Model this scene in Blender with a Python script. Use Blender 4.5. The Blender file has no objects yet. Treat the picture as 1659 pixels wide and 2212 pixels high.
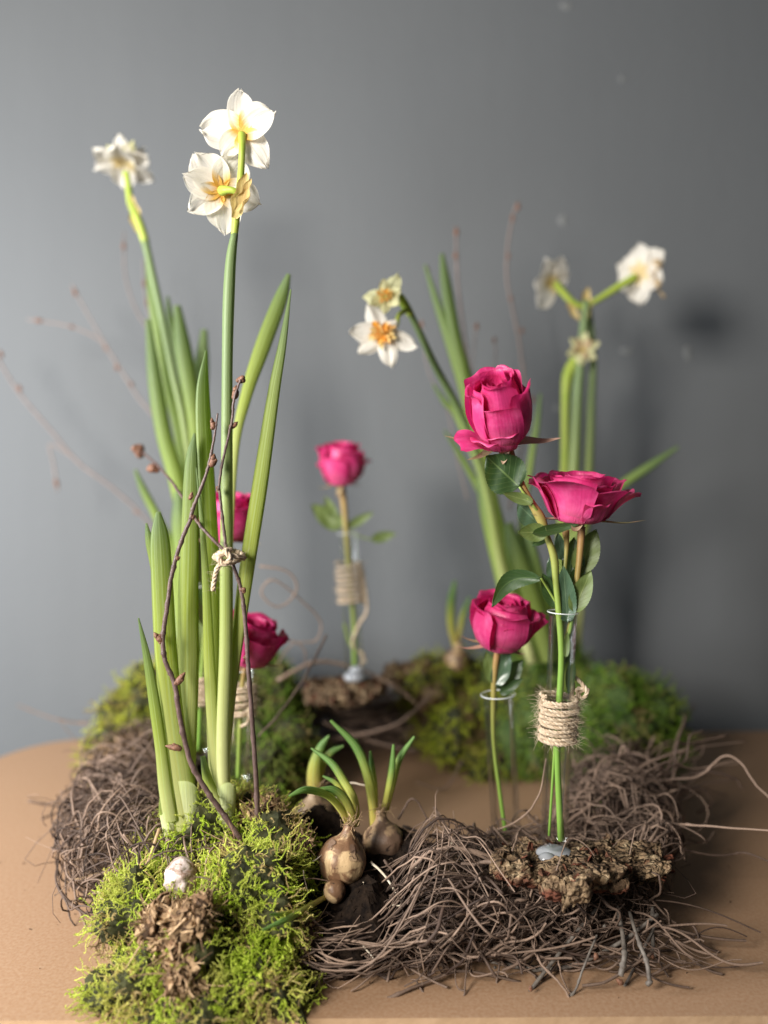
import bpy, math, random
import numpy as np
from mathutils import Vector, noise
R = math.radians
random.seed(7); rng = np.random.default_rng(7)
S = bpy.context.scene
COL = S.collection

# ------------------------------------------------------------------ camera, light, exposure
F = 1646.0; CX, CY = 829.5, 1106.0; PITCH = R(1.55); CAMZ = 0.33
cd = bpy.data.cameras.new('camera'); cam = bpy.data.objects.new('camera', cd); COL.objects.link(cam)
cam.location = (0, 0, CAMZ); cam.rotation_euler = (R(90) - PITCH, 0, 0)
cd.sensor_width = 36; cd.lens = 36 * F / 2212; cd.clip_start = 0.02; cd.clip_end = 20
cd.dof.use_dof = True; cd.dof.focus_distance = 0.537; cd.dof.aperture_fstop = 2.05
S.camera = cam
W = bpy.data.worlds.new('World'); S.world = W; W.use_nodes = True
W.node_tree.nodes['Background'].inputs[0].default_value = (0.80, 0.90, 1.0, 1)
W.node_tree.nodes['Background'].inputs[1].default_value = 0.07
def area(name, loc, aim, sx, sy, power, col):
    l = bpy.data.lights.new(name, 'AREA'); l.shape = 'RECTANGLE'; l.size = sx; l.size_y = sy; l.energy = power; l.color = col
    o = bpy.data.objects.new(name, l); COL.objects.link(o); o.location = loc
    o.rotation_euler = (Vector(aim) - Vector(loc)).to_track_quat('-Z', 'Y').to_euler()
    return o
area('window_light', (-0.84, -0.36, 0.72), (-0.40, 1.10, 0.14), 0.42, 0.5, 40, (1.0, 0.955, 0.885))
area('side_fill_light', (-1.10, 0.36, 0.46), (-0.1, 0.86, 0.10), 0.34, 0.44, 20, (0.93, 0.96, 1.0))  # added fill lamp, not a window: gives the wall its left-to-right falloff
S.view_settings.view_transform = 'Standard'; S.view_settings.look = 'None'
S.view_settings.exposure = 0.03; S.view_settings.gamma = 1
S.render.resolution_x = 768; S.render.resolution_y = 1024

cp, sp = math.cos(PITCH), math.sin(PITCH)
def P(u, v, Y):
    a = (u - CX) / F; b = (CY - v) / F
    d = np.array([a, cp + b * sp, -sp + b * cp]); k = Y / d[1]
    return np.array([0, 0, CAMZ]) + d * k
def PX(w, Y): return w * Y / F            # width in photo units -> metres

# ------------------------------------------------------------------ mesh builder
class MB:
    def __init__(s): s.V = []; s.Q = []; s.T = []; s.UV = []; s.tint = []; s.n = 0; s.mq = []; s.mt = []
    def add(s, v, q=None, t=None, uv=None, tint=0.5, mi=0):
        v = np.asarray(v, float).reshape(-1, 3); n = len(v)
        s.V.append(v)
        if q is not None and len(q): q = np.asarray(q, int); s.Q.append(q + s.n); s.mq.append(np.full(len(q), mi))
        if t is not None and len(t): t = np.asarray(t, int); s.T.append(t + s.n); s.mt.append(np.full(len(t), mi))
        s.UV.append(np.zeros((n, 2)) if uv is None else np.asarray(uv, float).reshape(-1, 2))
        s.tint.append(np.full(n, tint) if np.isscalar(tint) else np.asarray(tint, float).reshape(-1))
        s.n += n; return s
    def build(s, name, mat, parent=None, smooth=True, origin=None):
        V = np.concatenate(s.V); UV = np.concatenate(s.UV); TI = np.concatenate(s.tint)
        Q = np.concatenate(s.Q) if s.Q else np.zeros((0, 4), int)
        T = np.concatenate(s.T) if s.T else np.zeros((0, 3), int)
        o0 = np.zeros(3)
        if parent is None and origin is None:
            mn, mx = V.min(0), V.max(0); origin = ((mn[0] + mx[0]) / 2, (mn[1] + mx[1]) / 2, mn[2])
        if origin is not None: o0 = np.array(origin)
        me = bpy.data.meshes.new(name)
        me.vertices.add(len(V)); me.vertices.foreach_set('co', (V - o0).ravel())
        li = np.concatenate([Q.ravel(), T.ravel()]).astype(np.int32)
        me.loops.add(len(li)); me.loops.foreach_set('vertex_index', li)
        ls = np.concatenate([np.arange(len(Q)) * 4, len(Q) * 4 + np.arange(len(T)) * 3]).astype(np.int32)
        me.polygons.add(len(ls)); me.polygons.foreach_set('loop_start', ls)
        mi = np.concatenate((s.mq or [np.zeros(0)]) + (s.mt or [np.zeros(0)])).astype(np.int32)
        me.polygons.foreach_set('material_index', mi)
        me.update(calc_edges=True)
        me.polygons.foreach_set('use_smooth', np.full(len(ls), smooth))
        uvl = me.uv_layers.new(name='UVMap'); uvl.data.foreach_set('uv', UV[li].astype(np.float32).ravel())
        at = me.attributes.new('tint', 'FLOAT', 'POINT'); at.data.foreach_set('value', TI.astype(np.float32))
        me.update()
        for m in (mat if isinstance(mat, (list, tuple)) else [mat]): me.materials.append(m)
        o = bpy.data.objects.new(name, me); COL.objects.link(o)
        if parent is not None:
            o.parent = parent; o.location = o0 - np.array(parent['o0']) if 'o0' in parent else o0
            if 'o0' in parent:
                # keep geometry in place: vertices were given in world space
                o.location = Vector(o0 - np.array(parent['o0']))
        else: o.location = o0
        o['_o'] = list(map(float, o0))
        return o
def tag(o, label=None, cat=None, group=None, kind=None):
    if label: o['label'] = label
    if cat: o['category'] = cat
    if group: o['group'] = group
    if kind: o['kind'] = kind
    return o
def thing(name, loc, label, cat, group=None, kind=None):
    o = bpy.data.objects.new(name, None); COL.objects.link(o); o.location = loc; o.empty_display_size = 0.01
    o['o0'] = [float(a) for a in loc]
    return tag(o, label, cat, group, kind)

def crom(pts, n):
    """Catmull-Rom resample of control rows (any number of columns)."""
    p = np.asarray(pts, float)
    if len(p) == 2: t = np.linspace(0, 1, n)[:, None]; return p[0] * (1 - t) + p[1] * t
    q = np.vstack([2 * p[0] - p[1], p, 2 * p[-1] - p[-2]])
    m = len(p) - 1; ts = np.linspace(0, m, n); out = []
    for t in ts:
        i = min(int(t), m - 1); f = t - i
        a, b, c, d = q[i], q[i + 1], q[i + 2], q[i + 3]
        out.append(0.5 * ((2 * b) + (-a + c) * f + (2 * a - 5 * b + 4 * c - d) * f * f + (-a + 3 * b - 3 * c + d) * f ** 3))
    return np.array(out)
def nrm(a): a = np.asarray(a, float); return a / (np.linalg.norm(a, axis=-1, keepdims=True) + 1e-12)
def quadgrid(nr, nc, wrap=False):
    i, j = np.meshgrid(np.arange(nr - 1), np.arange(nc if wrap else nc - 1), indexing='ij')
    j2 = (j + 1) % nc
    return np.stack([i * nc + j, i * nc + j2, (i + 1) * nc + j2, (i + 1) * nc + j], -1).reshape(-1, 4)
def tube(mb, path, rad, sides=8, tint=0.5, mi=0, cap=True):
    p = np.asarray(path, float); n = len(p); r = np.full(n, rad) if np.isscalar(rad) else np.asarray(rad, float)
    T = nrm(np.gradient(p, axis=0)); ref = np.array([0.31, 0.2, 0.93]) if abs(T[n // 2, 2]) < 0.85 else np.array([1.0, 0.1, 0.05])
    # parallel transport
    A = np.zeros((n, 3)); a = nrm(np.cross(T[0], ref)); A[0] = a
    for i in range(1, n):
        a = A[i - 1] - T[i] * np.dot(A[i - 1], T[i]); A[i] = nrm(a)
    B = np.cross(T, A)
    th = np.arange(sides) / sides * 2 * math.pi
    ring = (A[:, None] * np.cos(th)[None, :, None] + B[:, None] * np.sin(th)[None, :, None]) * r[:, None, None]
    v = (p[:, None] + ring).reshape(-1, 3)
    L = np.concatenate([[0], np.cumsum(np.linalg.norm(np.diff(p, axis=0), axis=1))]); L = L / (L[-1] + 1e-9)
    uv = np.stack(np.broadcast_arrays(np.abs(np.arange(sides) / sides * 2 - 1)[None], L[:, None]), -1).reshape(-1, 2)
    q = quadgrid(n, sides, True)
    t = None
    if cap:
        v = np.vstack([v, p[0] - T[0] * r[0] * .4, p[-1] + T[-1] * r[-1] * .4]); uv = np.vstack([uv, [0, 0], [0, 1]])
        k = n * sides; j = np.arange(sides); j2 = (j + 1) % sides
        t = np.concatenate([np.stack([np.full(sides, k), j2, j], -1), np.stack([np.full(sides, k + 1), (n - 1) * sides + j, (n - 1) * sides + j2], -1)])
        if not np.isscalar(tint): tint = np.repeat(tint, 1)
    mb.add(v, q, t, uv, tint, mi)
    return mb
def bulk_tubes(mb, paths, rads, sides, tints, mi=0):
    """paths (N,n,3), rads (N,n)"""
    N, n, _ = paths.shape
    T = nrm(np.gradient(paths, axis=1)); ref = nrm(rng.normal(size=(N, 1, 3)))
    A = nrm(np.cross(T, np.broadcast_to(ref, T.shape))); B = np.cross(T, A)
    th = np.arange(sides) / sides * 2 * math.pi
    v = paths[:, :, None] + (A[:, :, None] * np.cos(th)[None, None, :, None] + B[:, :, None] * np.sin(th)[None, None, :, None]) * rads[:, :, None, None]
    q = quadgrid(n, sides, True)
    Q = (q[None] + (np.arange(N) * n * sides)[:, None, None]).reshape(-1, 4)
    uv = np.stack(np.broadcast_arrays(np.zeros((1, 1, 1)), np.linspace(0, 1, n)[None, :, None] + np.zeros((N, 1, sides))), -1).reshape(-1, 2)
    mb.add(v.reshape(-1, 3), Q, None, uv, np.repeat(tints, n * sides), mi)
def strap(mb, ctrl, n=36, thick=0.16, roll=0.0, fold=0.18, cols=7, tint=0.5, twist=0.0):
    """ctrl rows: u, v, Y, width(px) from base to tip. Closed crescent cross-section."""
    c = np.array([list(P(a[0], a[1], a[2])) + [PX(a[3], a[2])] for a in ctrl])
    c = crom(c, n); p = c[:, :3]; w = np.maximum(c[:, 3] * 1.13, 0.0003)
    T = nrm(np.gradient(p, axis=0)); view = nrm(p - np.array([0, 0, CAMZ]))
    side = nrm(np.cross(T, view)); nor = np.cross(side, T)
    ang = roll + twist * np.linspace(0, 1, n)
    s2 = side * np.cos(ang)[:, None] + nor * np.sin(ang)[:, None]; n2 = np.cross(s2, T)
    x = np.linspace(-1, 1, cols)
    top = np.stack([x, fold * x * x], -1); bot = np.stack([x[::-1][1:-1], fold * x[::-1][1:-1] ** 2 - thick * 2 * np.sqrt(1 - x[1:-1] ** 2)], -1)
    sec = np.vstack([top, bot]); m = len(sec)
    v = p[:, None] + (s2[:, None] * sec[None, :, 0:1] + n2[:, None] * sec[None, :, 1:2]) * (w / 2)[:, None, None]
    uv = np.stack(np.broadcast_arrays((sec[:, 0] * .5 + .5)[None], np.linspace(0, 1, n)[:, None]), -1)
    q = quadgrid(n, m, True)
    mb.add(v.reshape(-1, 3), q, None, uv.reshape(-1, 2), tint)
    return mb
def fb(p, s, o=4): return noise.fractal(Vector(p) * s, 1.0, 2.0, o)
ICO = {}
def ico(sub):
    if sub not in ICO:
        import bmesh
        b = bmesh.new(); bmesh.ops.create_icosphere(b, subdivisions=sub, radius=1)
        b.verts.ensure_lookup_table()
        ICO[sub] = (np.array([v.co[:] for v in b.verts]), np.array([[v.index for v in f.verts] for f in b.faces])); b.free()
    return ICO[sub]
def lump(mb, c, r, sub=4, amp=0.2, scale=30, tint=0.5, oct=4, mi=0, rot=None, ridged=False):
    v, f = ico(sub); c = np.asarray(c, float); r = np.asarray(r, float) * np.ones(3)
    w = v * r
    if rot is not None: w = w @ rot.T
    w = w + c
    nn = nrm(v / r)
    if rot is not None: nn = nn @ rot.T
    d = np.array([fb(q, scale, oct) for q in w])
    if ridged: d = 0.45 - np.abs(d)
    w = w + nn * (d * amp * r.mean())[:, None]
    mb.add(w, None, f, None, tint, mi); return w, f
def rotm(axis_z, roll=0):
    z = nrm(axis_z); x = np.array([1, 0, 0]) - z * z[0]; x = nrm(x); y = np.cross(z, x)
    m = np.stack([x, y, z], 1); c, s = math.cos(roll), math.sin(roll)
    return m @ np.array([[c, -s, 0], [s, c, 0], [0, 0, 1]])

# ------------------------------------------------------------------ materials
class NT:
    def __init__(s, name):
        s.m = bpy.data.materials.new(name); s.m.use_nodes = True; s.t = s.m.node_tree; s.t.nodes.clear()
        s.out = s.t.nodes.new('ShaderNodeOutputMaterial')
    def n(s, typ, ins=None, **kw):
        x = s.t.nodes.new('ShaderNode' + typ)
        for k, v in kw.items(): setattr(x, k, v)
        for k, v in (ins or {}).items():
            sock = x.inputs[k]
            if hasattr(v, 'links') or isinstance(v, bpy.types.NodeSocket): s.t.links.new(v, sock)
            else:
                if isinstance(v, (tuple, list)) and len(v) == 3 and sock.type == 'RGBA': v = (*v, 1)
                sock.default_value = v
        return x
    def noise(s, scale, detail=4, coord='Object', dist=0.0, stretch=None, rough=0.55):
        tc = s.n('TexCoord'); o = tc.outputs[coord]
        if stretch: o = s.n('Mapping', {'Vector': o, 'Scale': stretch}).outputs[0]
        return s.n('TexNoise', {'Vector': o, 'Scale': scale, 'Detail': detail, 'Distortion': dist, 'Roughness': rough}).outputs[0]
    def ramp(s, fac, stops):
        r = s.n('ValToRGB', {'Fac': fac}); e = r.color_ramp.elements
        while len(e) < len(stops): e.new(0.5)
        for el, (p, c) in zip(e, stops): el.position = p; el.color = (*c, 1)
        return r.outputs[0]
    def mix(s, fac, a, b, mode='MIX'):
        x = s.n('Mix', data_type='RGBA', blend_type=mode)
        for k, v in ((0, fac), (6, a), (7, b)):
            if isinstance(v, bpy.types.NodeSocket): s.t.links.new(v, x.inputs[k])
            else: x.inputs[k].default_value = (*v, 1) if isinstance(v, (tuple, list)) else v
        return x.outputs[2]
    def math(s, op, a, b=0.0, c=0.0):
        x = s.n('Math', operation=op)
        for k, v in ((0, a), (1, b), (2, c)):
            if isinstance(v, bpy.types.NodeSocket): s.t.links.new(v, x.inputs[k])
            else: x.inputs[k].default_value = v
        return x.outputs[0]
    def uv(s):
        tc = s.n('TexCoord'); x = s.n('SeparateXYZ', {0: tc.outputs['UV']}); return x.outputs[0], x.outputs[1]
    def tint(s): return s.n('Attribute', attribute_name='tint').outputs['Fac']
    def bump(s, h, strength, dist=0.001): return s.n('Bump', {'Height': h, 'Strength': strength, 'Distance': dist}).outputs[0]
    def fin(s, color, rough=0.5, spec=0.4, bump=None, trans=0.0, tcol=None, sss=0.0, coat=0.0):
        ins = {'Base Color': color, 'Roughness': rough, 'Specular IOR Level': spec}
        if bump is not None: ins['Normal'] = bump
        if sss: ins['Subsurface Weight'] = sss; ins['Subsurface Radius'] = (0.004, 0.003, 0.002); ins['Subsurface Scale'] = 1.0
        if coat: ins['Coat Weight'] = coat
        p = s.n('BsdfPrincipled', ins); o = p.outputs[0]
        if trans:
            ti = {'Color': tcol if tcol is not None else color}
            if bump is not None: ti['Normal'] = bump
            t = s.n('BsdfTranslucent', ti); o = s.n('MixShader', {0: trans, 1: o, 2: t.outputs[0]}).outputs[0]
        s.t.links.new(o, s.out.inputs[0]); return s.m

def m_wall():
    k = NT('grey wall paint'); n1 = k.noise(2.2, 5); n2 = k.noise(60, 4); n3 = k.noise(9, 6, stretch=(3, 1, .35))
    c = k.mix(n1, (0.118, 0.125, 0.132), (0.146, 0.153, 0.158)); c = k.mix(k.math('MULTIPLY', n3, .25), c, (0.095, 0.10, 0.106))
    return k.fin(c, 0.78, 0.25, k.bump(n2, .25, .002))
def m_table():
    k = NT('brown kraft board'); n1 = k.noise(5, 5); n2 = k.noise(420, 3); n3 = k.noise(90, 5, rough=.7)
    c = k.mix(n1, (0.275, 0.158, 0.086), (0.325, 0.19, 0.107)); c = k.mix(k.ramp(n2, [(0.35, (0, 0, 0)), (0.75, (1, 1, 1))]), c, (0.37, 0.24, 0.15))
    c = k.mix(k.ramp(n3, [(0.62, (0, 0, 0)), (0.78, (.6, .6, .6))]), c, (0.24, 0.13, 0.07))
    return k.fin(c, 0.62, 0.35, k.bump(n2, .15, .0003))
def m_blade(name, pale=(0.70, 0.68, 0.28), mid=(0.40, 0.46, 0.055), top=(0.11, 0.18, 0.045), p1=0.12, p2=0.48, p3=0.90, trans=0.48):
    k = NT(name); u, v = k.uv(); tc = k.n('TexCoord')
    st = k.n('TexNoise', {'Vector': k.n('Mapping', {'Vector': tc.outputs['UV'], 'Scale': (34, .9, 1)}).outputs[0], 'Scale': 1.0, 'Detail': 3}).outputs[0]
    vv = k.math('ADD', v, k.math('MULTIPLY', k.math('SUBTRACT', st, .5), .10))
    c = k.ramp(vv, [(0.0, pale), (p1, pale), (p2, mid), (p3, top)])
    c = k.mix(k.ramp(st, [(.42, (0, 0, 0)), (.62, (.75, .75, .75))]), c, k.mix(.4, c, (0.75, 0.85, 0.55)))
    c = k.mix(k.math('MULTIPLY', k.tint(), .55), c, k.mix(.7, c, (.05, .11, .02)))
    rib = k.math('ABSOLUTE', k.math('SUBTRACT', u, .5))
    c = k.mix(k.math('LESS_THAN', rib, .025), c, k.mix(.35, c, (0.6, 0.75, 0.3)))
    return k.fin(c, 0.42, 0.32, k.bump(st, .45, .0008), trans, k.mix(.55, c, (0.55, 0.75, 0.05)))
def m_petal_rose():
    k = NT('magenta rose petal'); u, v = k.uv(); tc = k.n('TexCoord')
    st = k.n('TexNoise', {'Vector': k.n('Mapping', {'Vector': tc.outputs['UV'], 'Scale': (22, 1.6, 1)}).outputs[0], 'Scale': 1.0, 'Detail': 4}).outputs[0]
    blot = k.noise(90, 3)
    c = k.ramp(k.math('ADD', v, k.math('MULTIPLY', k.math('SUBTRACT', st, .5), .18)), [(0.0, (0.80, 0.50, 0.44)), (0.20, (0.76, 0.16, 0.30)), (0.45, (0.64, 0.045, 0.20)), (0.90, (0.56, 0.028, 0.15)), (1.0, (0.40, 0.012, 0.08))])
    c = k.mix(k.math('MULTIPLY', blot, .35), c, (0.78, 0.08, 0.32))
    c = k.mix(k.math('MULTIPLY', k.tint(), .35), c, (0.42, 0.008, 0.09))
    c = k.mix(k.ramp(blot, [(.45, (0, 0, 0)), (.75, (.6, .6, .6))]), c, (0.86, 0.16, 0.38))
    return k.fin(c, 0.42, 0.45, k.bump(st, .45, .001), .32, k.mix(.5, c, (0.9, 0.02, 0.22)))
def m_petal_white(name, base=(0.86, 0.82, 0.74), core=(0.85, 0.50, 0.04)):
    k = NT(name); u, v = k.uv(); tc = k.n('TexCoord')
    st = k.n('TexNoise', {'Vector': k.n('Mapping', {'Vector': tc.outputs['UV'], 'Scale': (16, 1.5, 1)}).outputs[0], 'Scale': 1.0, 'Detail': 3}).outputs[0]
    c = k.ramp(k.math('ADD', v, k.math('MULTIPLY', k.math('SUBTRACT', st, .5), .1)), [(0.0, core), (0.10, core), (0.30, base), (1.0, base)])
    c = k.mix(k.math('MULTIPLY', st, .3), c, (0.78, 0.72, 0.62))
    return k.fin(c, 0.5, 0.3, k.bump(st, .55, .0015), .45)
def m_simple(name, c1, c2, scale=40, rough=0.6, bump=.4, bscale=None, trans=0, c3=None, spec=.35, detail=5, dist=.001, stretch=None, coat=0, sss=0):
    k = NT(name); n1 = k.noise(scale, detail, stretch=stretch); c = k.ramp(n1, [(.3, c1), (.7, c2)])
    if c3 is not None: c = k.mix(k.tint(), c, c3)
    nb = k.noise(bscale or scale * 3, 4, stretch=stretch)
    return k.fin(c, rough, spec, k.bump(nb, bump, dist), trans, coat=coat, sss=sss)
def m_roseleaf(name, c1, c2, vein, rough=.42):
    k = NT(name); u, v = k.uv(); x = k.math('ABSOLUTE', k.math('SUBTRACT', u, .5))
    mid = k.math('LESS_THAN', x, .022)
    ph = k.math('SUBTRACT', k.math('MULTIPLY', v, 7.0), k.math('MULTIPLY', x, 5.0))
    lat = k.math('GREATER_THAN', k.math('SINE', k.math('MULTIPLY', ph, 6.283)), .955)
    vn = k.math('MAXIMUM', mid, k.math('MULTIPLY', lat, .55)); n1 = k.noise(260, 4)
    c = k.mix(n1, c1, c2); c = k.mix(vn, c, vein); c = k.mix(k.math('MULTIPLY', k.tint(), .5), c, c2)
    h = k.math('ADD', k.math('MULTIPLY', vn, -1.0), k.math('MULTIPLY', n1, .4))
    return k.fin(c, rough, .5, k.bump(h, .6, .0006), .22, k.mix(.5, c, (.35, .5, .04)))
def m_glass():
    k = NT('clear glass'); fr = k.n('Fresnel', {'IOR': 1.5}).outputs[0]
    t = k.n('BsdfTransparent', {'Color': (0.985, 0.99, 0.988)}); g = k.n('BsdfGlossy', {'Color': (1, 1, 1), 'Roughness': 0.03})
    o = k.n('MixShader', {0: k.math('MULTIPLY', fr, .35), 1: t.outputs[0], 2: g.outputs[0]}).outputs[0]
    k.t.links.new(o, k.out.inputs[0]); return k.m
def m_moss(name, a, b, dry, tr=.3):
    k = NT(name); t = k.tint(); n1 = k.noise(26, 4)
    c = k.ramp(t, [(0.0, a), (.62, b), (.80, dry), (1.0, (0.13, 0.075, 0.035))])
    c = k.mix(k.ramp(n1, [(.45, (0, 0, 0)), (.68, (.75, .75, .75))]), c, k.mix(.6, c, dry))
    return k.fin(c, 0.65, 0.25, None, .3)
M = dict(
    wall=m_wall(), table=m_table(),
    edge=m_simple('board cut edge', (.40, .26, .15), (.50, .34, .21), 60, .7),
    blade=m_blade('daffodil leaf front'), blade_far=m_blade('daffodil leaf behind', pale=(.5, .6, .15), mid=(.36, .46, .07), top=(.13, .20, .06), p1=.05, p2=.4, p3=.85),
    stem=m_blade('daffodil stem', pale=(.62, .62, .26), mid=(.32, .37, .08), top=(.13, .20, .06), p1=.06, p2=.35, p3=.75, trans=.2),
    pedicel=m_simple('yellow green pedicel', (.33, .45, .05), (.45, .52, .10), 60, .45, .2, trans=.2),
    sheath=m_blade('pale leaf sheath', pale=(.72, .62, .36), mid=(.80, .80, .45), top=(.70, .76, .34), p1=.1, p2=.45, p3=.9, trans=.3),
    shoot=m_blade('yellow green bulb shoot', pale=(.72, .55, .10), mid=(.55, .55, .08), top=(.13, .30, .045), p1=.12, p2=.42, p3=.72, trans=.3),
    rose=m_petal_rose(), white=m_petal_white('white daffodil tepal'), white_far=m_petal_white('soft white tepal', (.84, .80, .72), (.82, .66, .30)), cream=m_petal_white('cream yellow tepal', (.80, .78, .42), (.70, .66, .12)),
    tan_p=m_petal_white('withered tan tepal', (.62, .45, .24), (.7, .45, .1)),
    orange=m_simple('orange corona', (.85, .30, .02), (.90, .55, .10), 120, .5, .4, trans=.3, c3=(.85, .72, .35)),
    spathe=m_simple('dry papery spathe', (.48, .32, .11), (.68, .56, .25), 90, .6, .7, stretch=(3, 3, .5), trans=.3),
    sepal=m_simple('rose sepal', (.22, .26, .10), (.42, .26, .17), 120, .55, .3, trans=.2, c3=(.55, .34, .26)),
    rstem=m_simple('rose stem', (.30, .13, .06), (.36, .20, .08), 50, .45, .25, c3=(.17, .30, .05)),
    rleaf=m_roseleaf('dark rose leaf', (.016, .045, .014), (.035, .075, .020), (.10, .16, .05)),
    rleaf2=m_roseleaf('olive rose leaf underside', (.08, .13, .035), (.13, .17, .045), (.22, .27, .09), .5),
    rleaf3=m_roseleaf('glossy grey green rose leaf', (.035, .075, .042), (.07, .12, .07), (.14, .21, .12), .25),
    glass=m_glass(),
    jute=m_simple('jute twine', (.34, .23, .14), (.56, .42, .28), 500, .85, .8, 1500, c3=(.66, .54, .40), stretch=(1, 1, 1)),
    glue=m_simple('hot glue', (.46, .48, .51), (.56, .58, .61), 60, .12, .1, trans=.45, spec=.6, coat=.6),
    vine=m_simple('vine stem', (.016, .010, .008), (.078, .048, .036), 90, .62, .5, 600, c3=(.31, .215, .16), spec=.25),
    greytwig=m_simple('grey twig bark', (.08, .065, .055), (.19, .165, .14), 160, .6, .5, 700),
    birch_far=m_simple('far birch twig bark', (.11, .075, .065), (.22, .17, .155), 220, .6, .3, 900, c3=(.26, .21, .19)), birch=m_simple('birch twig bark', (.045, .022, .018), (.15, .095, .085), 220, .42, .5, 900, c3=(.15, .105, .095)),
    bud=m_simple('brown bud', (.10, .045, .028), (.25, .12, .07), 400, .5, .6, 1200),
    moss=m_moss('front moss', (.36, .50, .025), (.74, .82, .15), (.62, .48, .22)),
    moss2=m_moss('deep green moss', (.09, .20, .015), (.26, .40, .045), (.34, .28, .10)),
    moss3=m_moss('yellow green moss', (.36, .44, .02), (.60, .62, .07), (.36, .26, .10)),
    mossbed=m_simple('moss bed', (.012, .014, .005), (.05, .050, .014), 90, .9, .8),
    mossbedg=m_simple('green moss bed', (.03, .06, .012), (.08, .12, .03), 90, .9, .8),
    soil=m_simple('black soil', (.004, .003, .003), (.028, .018, .012), 160, .95, .9, 500, spec=.1),
    root=m_simple('white root', (.62, .52, .38), (.80, .74, .62), 200, .5, .3, c3=(.36, .24, .14)),
    fibre=m_simple('brown fibrous debris', (.07, .035, .018), (.24, .13, .065), 260, .75, .7, 900, c3=(.50, .34, .19)),
    fibred=m_simple('dark fibrous debris', (.03, .018, .012), (.12, .07, .04), 200, .9, .9, 700),
)
def m_bulb(name, flesh, skin, dirt, thr=.5):
    k = NT(name); n1 = k.noise(45, 5, dist=1.2); n2 = k.noise(160, 5, rough=.7); n3 = k.noise(110, 4, stretch=(1, 1, .18))
    c = k.mix(n3, flesh, tuple(a * .75 for a in flesh)); c = k.mix(k.ramp(n1, [(thr - .06, (0, 0, 0)), (thr + .02, (1, 1, 1))]), c, k.mix(n3, skin, tuple(a * .45 for a in skin)))
    c = k.mix(k.ramp(n2, [(.60, (0, 0, 0)), (.66, (1, 1, 1))]), c, dirt)
    return k.fin(c, .45, .4, k.bump(k.math('ADD', n3, n2), .6, .0012))
M['bulb'] = m_bulb('tan bulb skin', (.66, .46, .25), (.26, .14, .075), (.04, .025, .018), .47)
M['bulb2'] = m_bulb('brown bulb skin', (.50, .34, .20), (.24, .15, .10), (.04, .025, .02), .46)
M['bulb3'] = m_bulb('white papery bulb', (.66, .55, .51), (.34, .22, .16), (.14, .08, .05), .53)
def m_bark():
    k = NT('cork bark'); n1 = k.noise(70, 8, rough=.7); n2 = k.noise(300, 6, rough=.75)
    v = k.n('TexVoronoi', {'Vector': k.n('TexCoord').outputs['Object'], 'Scale': 170}, feature='DISTANCE_TO_EDGE').outputs[0]
    g = k.n('NewGeometry').outputs['Normal']; nz = k.n('SeparateXYZ', {0: g}).outputs[2]
    c = k.ramp(n1, [(.30, (.030, .015, .008)), (.43, (.13, .08, .045)), (.54, (.34, .23, .13)), (.72, (.60, .47, .29))])
    c = k.mix(k.ramp(n2, [(.4, (0, 0, 0)), (.6, (.5, .5, .5))]), c, (.07, .04, .02))
    red = k.mix(n2, (.20, .06, .03), (.06, .025, .015))
    c = k.mix(k.ramp(k.tint(), [(.2, (0, 0, 0)), (.6, (1, 1, 1))]), c, red)
    return k.fin(c, .75, .25, k.bump(k.math('ADD', k.math('MULTIPLY', v, 6), n2), .9, .002))
M['bark'] = m_bark()

# ------------------------------------------------------------------ setting: wall and table
def box(mb, lo, hi, bev=0.0):
    import bmesh
    b = bmesh.new(); bmesh.ops.create_cube(b, size=1)
    for v in b.verts: v.co = Vector([(lo[i] + hi[i]) / 2 + v.co[i] * (hi[i] - lo[i]) for i in range(3)])
    if bev: bmesh.ops.bevel(b, geom=b.edges[:], offset=bev, segments=3, affect='EDGES')
    bmesh.ops.triangulate(b, faces=b.faces[:])
    b.verts.ensure_lookup_table()
    mb.add([v.co[:] for v in b.verts], None, [[v.index for v in f.verts] for f in b.faces]); b.free()
WALLY = 1.10
m = MB(); box(m, (-3.0, WALLY, -0.9), (3.0, WALLY + .12, 2.4)); wall = m.build('wall', M['wall'], smooth=False, origin=(0, WALLY, -.9)); tag(wall, kind='structure')
wall['o0'] = [0, WALLY, -.9]
flk = m_simple('pale wall scuff', (.15, .155, .155), (.20, .205, .205), 300, .5, .2)
for (u, v, a, b) in ((1215, 475, 9, 13), (1486, 760, 9, 18), (1222, 12, 14, 10), (1352, 758, 16, 8), (1204, 880, 8, 9), (1345, 170, 7, 7), (1068, 1190, 6, 6)):
    m = MB(); c = P(u, v, WALLY - .0006); k = 9
    th = np.arange(k) / k * 6.283; rr = 1 + rng.uniform(-.25, .25, k)
    ring = np.stack([c[0] + np.cos(th) * PX(a, WALLY) * rr, np.full(k, WALLY - .0002), c[2] + np.sin(th) * PX(b, WALLY) * rr], -1)
    ring2 = np.stack([c[0] + np.cos(th) * PX(a, WALLY) * rr * .7, np.full(k, WALLY - .0011), c[2] + np.sin(th) * PX(b, WALLY) * rr * .7], -1)
    j = np.arange(k); j2 = (j + 1) % k
    m.add(np.vstack([ring, ring2, [c[0], WALLY - .0012, c[2]]]), np.stack([j, j2, k + j2, k + j], -1), np.stack([np.full(k, 2 * k), k + j, k + j2], -1))
    m.build('paint_fleck', flk, wall)
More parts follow.
